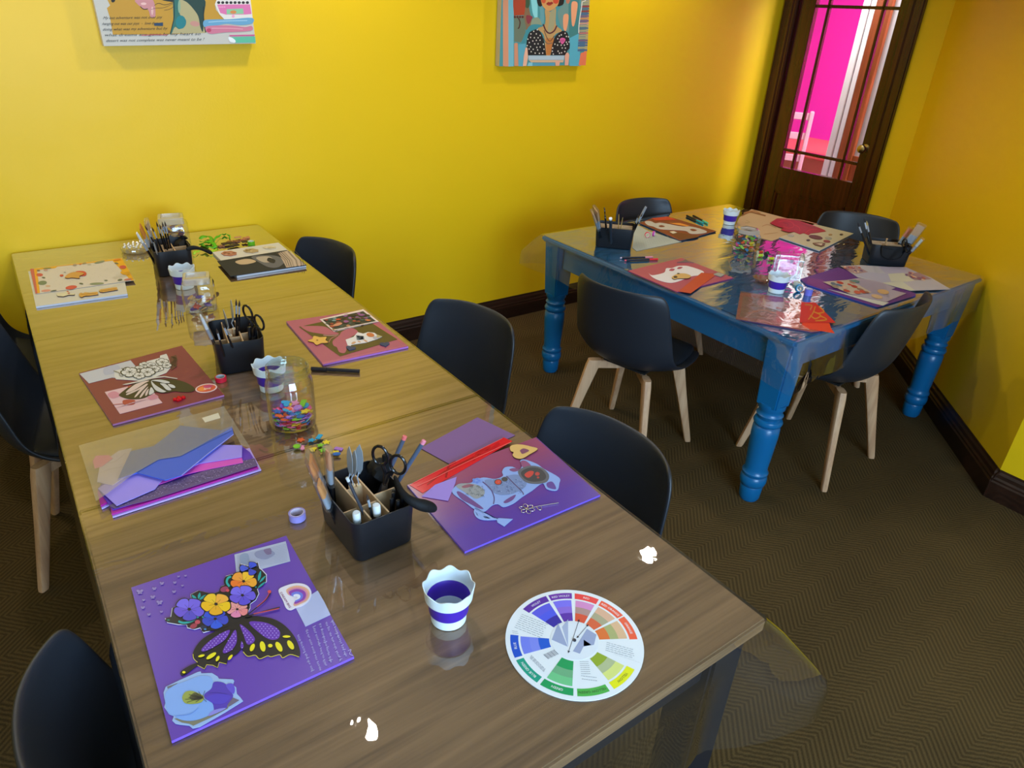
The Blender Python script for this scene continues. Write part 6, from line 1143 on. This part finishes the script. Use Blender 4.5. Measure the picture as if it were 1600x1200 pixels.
def scissors(label, base, tip, group, yaw=0, s=1):
    t, Ls = stand('scissors', label, 'scissors', base, tip, group)
    t.rotation_euler = (t.rotation_euler.to_matrix() @ Matrix.Rotation(yaw, 3, 'Z')).to_euler(); BK = mat('#0e0e12', .25)
    for sx in (-1, 1):
        mb = MB(); mb.tube([(sx*.017*s+.014*s*math.cos(an), 0, Ls-.020*s+.021*s*math.sin(an)) for an in (2*PI*i/18 for i in range(18))], .0030, BK, 8, True)
        mb.tube([(sx*.012*s, 0, Ls-.038*s), (sx*.004, 0, Ls-.06), (0, 0, Ls*.5)], [.004, .0045, .005], BK, 8); mb.build('finger_loop', t, (0, 0, 0), smooth=True)
        mb = MB(); mb.prism([(x, sx*.001+.0005, z) for x, z in ((0, .004), (sx*.006, Ls*.3), (sx*.005, Ls*.5), (-sx*.003, Ls*.5))], .001, mat('#8a9098', .3, .9), Vector((0, 1, 0))); mb.build('blade', t, (0, 0, 0))
def pen(label, base, tip, group, body, cap, r=.0045, name='marker_pen'):
    t, Ls = stand(name, label, 'pen', base, tip, group)
    mb = MB(); mb.lathe([(r*.5, 0), (r*.9, .004), (r, .02), (r, Ls-.008)], mat(body, .35), 14); mb.build('barrel', t, (0, 0, 0), smooth=True)
    mb = MB(); mb.lathe([(r*1.02, Ls-.009), (r*1.05, Ls-.001), (r*.7, Ls)], mat(cap, .35), 14); mb.build('end_cap', t, (0, 0, 0), smooth=True)
def bottle(label, base, tip, group):
    t, Ls = stand('glue_bottle', label, 'bottle', base, tip, group)
    mb = MB(); mb.lathe([(.008, 0), (.0085, .003), (.0085, Ls*.72), (.006, Ls*.78)], mat('#20242c', .3), 16); mb.build('bottle_body', t, (0, 0, 0), smooth=True)
    mb = MB(); mb.lathe([(.0072, Ls*.76), (.0075, Ls*.98), (.006, Ls)], mat('#d4dade', .35), 16); mb.build('cap', t, (0, 0, 0), smooth=True)
CLOTH = mat('#0b0c10', .7, 0, .3, 'black_cloth', .5, 120)
def pouch(label, c, s, seed, drape=None):
    """soft black cloth bag, crumpled, with a gathered neck and a drawstring"""
    t = thing('fabric_pouch', label, 'pouch', c, 0, 'black fabric pouches'); r_ = random.Random(seed); mb = MB(); ph = r_.uniform(0, 6)
    mb.lathe([(0, 0), (s*.7, .001), (s, s*.35), (s*.95, s*.9), (s*.55, s*1.35), (s*.22, s*1.55), (s*.45, s*1.85), (s*.5, s*1.95)], CLOTH, 28, mod=lambda j, an, r, z: (r*(1+.16*math.sin(3*an+ph+j*.5)+.07*math.sin(7*an+j)), z+s*.1*math.sin(2*an+j) if j else z))
    mb.build('bag', t, (0, 0, 0), smooth=True)
    mb = MB(); mb.tube([(s*.25*math.cos(an), s*.25*math.sin(an), s*1.55) for an in (2*PI*i/12 for i in range(12))], .0016, CLOTH, 6, True)
    mb.tube([(s*.25, 0, s*1.55), (s*.6, -.004, s*1.3), (s*1.05, -.006, s*.6)], .0014, CLOTH, 6); mb.build('drawstring', t, (0, 0, 0), smooth=True)
    t.rotation_euler = drape or (0, 0, 0); return t
def frame(loc, ang):
    R5 = Matrix.Rotation(ang, 3, 'Z'); L5 = Vector(loc); return lambda x, y, z=.007: L5 + R5 @ Vector((x, y, z))
def flap(name, label, px, z, drop, m=CLOTH, R_=None):
    """limp strip of black cloth through given points (pixel x, y, height)"""
    P = [at(x, y, zz) for x, y, zz in px]; PP = [Vector(q) for q in smooth_pts([tuple(v) for v in P], False, 6)] if False else P
    mb = MB(); n = len(PP); rr = R_ or [z*(.75+.35*math.sin(i*1.9)) for i in range(n)]; mb.tube(PP, rr, m, 12); o = mb.build(name, smooth=True, mods=[('SUBSURF', dict(levels=1, render_levels=2))]); return tag(o, label, 'cloth')
# nearest caddy
c1 = Vector((-.484, .588, TZ+.0002)); A1 = .03; F = frame(c1, A1); G1_ = 'tools in the nearest caddy'
caddy('black tool caddy with wooden dividers, nearest the camera', c1, A1)
flat_brush('broad orange bristle brush in a clear sleeve, nearest caddy', F(-.045, .045), at(484, 716, .955), G1_, .030, yaw=.5)
flat_brush('narrow orange bristle brush in a clear sleeve, nearest caddy', F(-.043, .060), at(512, 703, .955), G1_, .014, '#c8885c', yaw=.5)
flat_brush('brush with bristles leaning out over the left rim, nearest caddy', F(-.05, .015), at(497, 752, .915), G1_, .020, '#d08a44', yaw=.5)
knife('left pointed palette knife in the nearest caddy', F(-.008, .050), at(546, 697, .955), G1_, .4)
knife('middle palette knife in the nearest caddy', F(-.002, .062), at(555, 703, .95), G1_, .2)
knife('right wide palette knife in the nearest caddy', F(.003, .045), at(562, 694, .955), G1_, .5)
scissors('black handled scissors in the nearest caddy', F(.040, .02), at(610, 706, .945), G1_, .5, 1.15)
pen('slate pen with coral end, left of two behind the nearest caddy scissors', F(.045, .055), at(633, 681, .93), G1_, '#4c5468', '#e06c6c', name='fineliner_pen')
pen('slate pen with pink end, right of two leaning from the nearest caddy', F(.050, .035), at(663, 688, .93), G1_, '#4c5870', '#e888a0', name='fineliner_pen')
pen('silver stylus pen in the front half of the nearest caddy', F(-.006, -.055), at(542, 746, .925), G1_, '#3a3c44', '#c8ccd0', .003, 'stylus_pen')
round_brush('thin dark brush in the middle of the nearest caddy', F(.0, -.045), at(573, 772, .905), G1_)
bottle('white capped bottle at the front left of the nearest caddy', F(-.043, -.058), F(-.048, -.064, .105), G1_)
bottle('white capped bottle at the front middle of the nearest caddy', F(-.004, -.062), F(-.010, -.068, .108), G1_)
for i, (x, y) in enumerate(((.025, -.05), (.034, -.04), (.045, -.055), (.030, -.065), (.040, -.03))):
    pen('short black fineliner at the front right of the nearest caddy', F(x, y), F(x+.004, y-.004, .098+.003*(i % 2)), G1_, '#101014', '#18181c', .0035, 'fineliner_pen')
pouch('crumpled black pouch on the right side of the nearest caddy', F(.052, .052, .072), .026, 4, (.2, .5, .3))
flap('cloth_strip', 'black cloth strip hanging over the right rim of the nearest caddy', [(616, 742, .88), (622, 760, .875), (632, 776, .87), (648, 786, .86), (662, 790, .85), (676, 793, .835), (681, 797, .825)], .010, 0, CLOTH, [.004, .006, .007, .010, .013, .011, .004])
# middle caddy
c2 = Vector((-.475, 1.452, TZ+.0002)); A2 = -.14; F = frame(c2, A2); G2_ = 'tools in the middle caddy'
caddy('black tool caddy beside the dark red board, middle of the tables', c2, A2)
flat_brush('white ferruled brush leaning left out of the middle caddy', F(-.045, -.02), at(313, 492, .945), G2_, .014, '#d8dce4', yaw=.6, hand='#141418')
knife('silver palette knife in the middle caddy', F(-.006, .03), at(349, 483, .955), G2_, .4)
knife('tall grey palette knife at the back of the middle caddy', F(.0, .06), at(361, 468, .965), G2_, .2)
round_brush('left thin dark brush in the middle caddy', F(.0, .045), at(369, 467, .97), G2_)
round_brush('right thin dark brush in the middle caddy', F(.006, .05), at(374, 469, .965), G2_)
round_brush('black brush crossing the front of the middle caddy', F(-.005, -.055), at(347, 504, .93), G2_)
round_brush('black brush at the front left of the middle caddy', F(-.038, -.06), at(338, 513, .92), G2_)
scissors('black handled scissors in the middle caddy', F(.038, -.01), at(396, 487, .945), G2_, .5, 1.25)
for i, (x, y) in enumerate(((.030, -.04), (.040, -.05), (.046, -.03), (.026, -.055), (.036, -.02))):
    pen('short black fineliner at the right of the middle caddy', F(x, y), F(x+.006, y+.003, .112+.006*(i % 2)), G2_, '#101014', '#141418', .004, 'fineliner_pen')
# farthest caddy
c3 = Vector((-.458, 2.335, TZ+.0002)); A3 = -.05; F = frame(c3, A3); G3_ = 'tools in the farthest caddy'
caddy('black tool caddy at the wall end of the pine tables', c3, A3)
flat_brush('white brush leaning left out of the farthest caddy', F(-.05, .0), at(213, 363, .945), G3_, .010, '#dcdcd8', False)
flat_brush('broad orange bristle brush in the farthest caddy', F(-.045, .03), at(218, 352, .945), G3_, .034, '#c07828', False, yaw=.3)
flat_brush('clear sleeved brush at the back of the farthest caddy', F(-.04, .06), at(229, 346, .95), G3_, .022, '#c0a080', True)
for i, (px, py, x, y, dsc) in enumerate(((226, 352, -.02, .02, 'first from the left'), (237, 354, -.012, .0, 'second from the left'), (244, 346, -.004, .03, 'third from the left'), (249, 350, .0, .01, 'fourth from the left'), (253, 346, .006, .04, 'fifth from the left'), (257, 345, .008, .0, 'rightmost'))):
    round_brush('dark handled thin brush, {}, in the farthest caddy'.format(dsc), F(x, y), at(px, py, .955), G3_)
knife('palette knife at the front left of the farthest caddy', F(-.04, -.05), at(240, 378, .90), G3_)
pouch('crumpled black pouch on the right side of the farthest caddy', F(.044, .035, .056), .027, 8, (.1, .35, .6))
flap('cloth_strip', 'black cloth strip hanging right from the farthest caddy', [(290, 390, .87), (302, 386, .872), (312, 388, .865), (322, 392, .85), (332, 396, .835)], .009, 0)
# blue table, left caddy
c4_ = Vector((1.364, 1.867, BZ+.0004)); A4 = -PI*.75; F = frame(c4_, A4); G4_ = 'tools in the left blue table caddy'
caddy('black tool caddy at the left corner of the blue table', c4_, A4)
flat_brush('broad brush in a clear sleeve, left caddy of the blue table', F(.035, -.06), at(931, 327, .925), G4_, .040, '#c89a68', yaw=.8)
flat_brush('second sleeved brush in the left caddy of the blue table', F(.03, -.045), at(926, 332, .91), G4_, .028, '#d0a880', yaw=.8)
scissors('black handled scissors in the left caddy of the blue table', F(-.01, -.03), at(945, 332, .91), G4_, .3, 1.1)
pen('white capped marker in the left caddy of the blue table', F(.04, -.01), at(954, 341, .90), G4_, '#30343c', '#e0e4e8', .007)
for i, (px, py, dsc) in enumerate(((967, 335, 'left'), (973, 340, 'right'))):
    t_, Ls = stand('wooden_stick', 'thin {} wooden stick in the left caddy of the blue table'.format(dsc), 'stick', F(.0, .02), at(px, py, .88), G4_); mb = MB(); mb.lathe([(.002, 0), (.0025, Ls*.8), (.0012, Ls)], mat('#b89858', .6), 10); mb.build('stick', t_, (0, 0, 0), smooth=True)
flat_brush('slanted flat brush with grey tip leaning right, left blue table caddy', F(-.01, .06), at(1010, 322, .93), G4_, .012, '#8c9098', False)
round_brush('dark brush leaning right in the left blue table caddy', F(-.015, .068), at(1004, 333, .90), G4_)
round_brush('shorter dark brush leaning right in the left blue table caddy', F(-.0, .068), at(998, 335, .89), G4_)
# blue table, right caddy
c5_ = Vector((2.333, 1.082, BZ+.0004)); A5 = -PI*.745; F = frame(c5_, A5); G5_ = 'tools in the right blue table caddy'
caddy('black tool caddy draped with a pouch at the right of the blue table', c5_, A5)
for i, (px, py, x, y, dsc) in enumerate(((1340, 347, .03, -.06, 'left'), (1350, 340, .02, -.05, 'tallest'), (1354, 345, .025, -.045, 'gold tipped'))):
    round_brush('{} dark brush leaning left in the right caddy of the blue table'.format(dsc), F(x, y), at(px, py, .925), G5_, '#b8a060' if i == 2 else '#24242c', .0042)
flat_brush('bright sleeved brush leaning right in the right blue table caddy', F(.0, .05), at(1440, 352, .93), G5_, .034, '#c8a078', yaw=.8)
flat_brush('peach tipped brush in the right caddy of the blue table', F(-.02, .03), at(1424, 357, .90), G5_, .024, '#e08868', True, yaw=.8)
flat_brush('low sleeved brush pointing right from the right caddy', F(.03, .065), at(1441, 374, .875), G5_, .012, '#c8ccc8', True, yaw=.5)
scissors('black handled scissors in the right caddy of the blue table', F(.03, .045), at(1419, 379, .855), G5_, .4, 1.0)
t_, Ls = stand('wooden_stick', 'short wooden stick in the right caddy of the blue table', 'stick', F(-.01, -.01), at(1386, 373, .85), G5_); mb = MB(); mb.lathe([(.0035, 0), (.0035, Ls)], mat('#c8a070', .6), 10); mb.build('stick', t_, (0, 0, 0), smooth=True)
# pouch hanging on the caddy front
t = thing('fabric_pouch', 'black pouch hanging on the front of the right blue table caddy', 'pouch', F(.066, .0, .0), A5, 'black fabric pouches')
mb = MB(); vs = []; nx, nz = 16, 10
for k in range(nz+1):
    for i in range(nx+1):
        u, v = i/nx*2-1, k/nz; y = u*(.052-.012*v**2); b_ = .007*(1-u*u)*(.3+v)*(1.25-v)+.003*math.sin(5*u+4*v)*(1-abs(u))
        vs.append((b_+.004, y, .096-v*(.062-.014*u*u)))
mb.add(vs, [[k*(nx+1)+i, k*(nx+1)+i+1, (k+1)*(nx+1)+i+1, (k+1)*(nx+1)+i] for k in range(nz) for i in range(nx)], CLOTH)
mb.build('bag', t, (0, 0, 0), smooth=True, mods=[('SOLIDIFY', dict(thickness=.003, offset=-1))])
mb = MB(); mb.tube([(.008, -.05, .090), (.012, 0, .082), (.008, .05, .092), (.006, .062, .084)], .0016, CLOTH, 6); mb.build('drawstring', t, (0, 0, 0), smooth=True)
# pens lying on the blue table
lying_pen('felt_pen', (969, 403), (1020, 402), BZ+.0004, .0045, ((0, .05, .8, '#c8b8d0', 'tip'), (.05, .76, 1, '#161a30', 'barrel'), (.76, 1, 1, '#d8889c', 'cap')), 'dark pen with pale pink cap, behind its red capped neighbour')
lying_pen('felt_pen', (976, 407), (1028, 405), BZ+.0004, .0045, ((0, .05, .8, '#d84860', 'tip'), (.05, .74, 1, '#122038', 'barrel'), (.74, 1, 1, '#d81c34', 'cap')), 'dark pen with bright red cap near the left caddy')
lying_pen('felt_pen', (1073, 337), (1099, 349), BZ+.0004, .0055, ((0, .6, 1, '#101420', 'barrel'), (.6, 1, 1, '#109ca8', 'cap')), 'dark pen with teal cap beside the rust board')
lying_pen('felt_pen', (1083, 337), (1106, 349), BZ+.0004, .0050, ((0, .66, 1, '#14141c', 'barrel'), (.66, 1, 1, '#5cc89c', 'cap')), 'dark pen with mint green cap, behind the teal capped one')
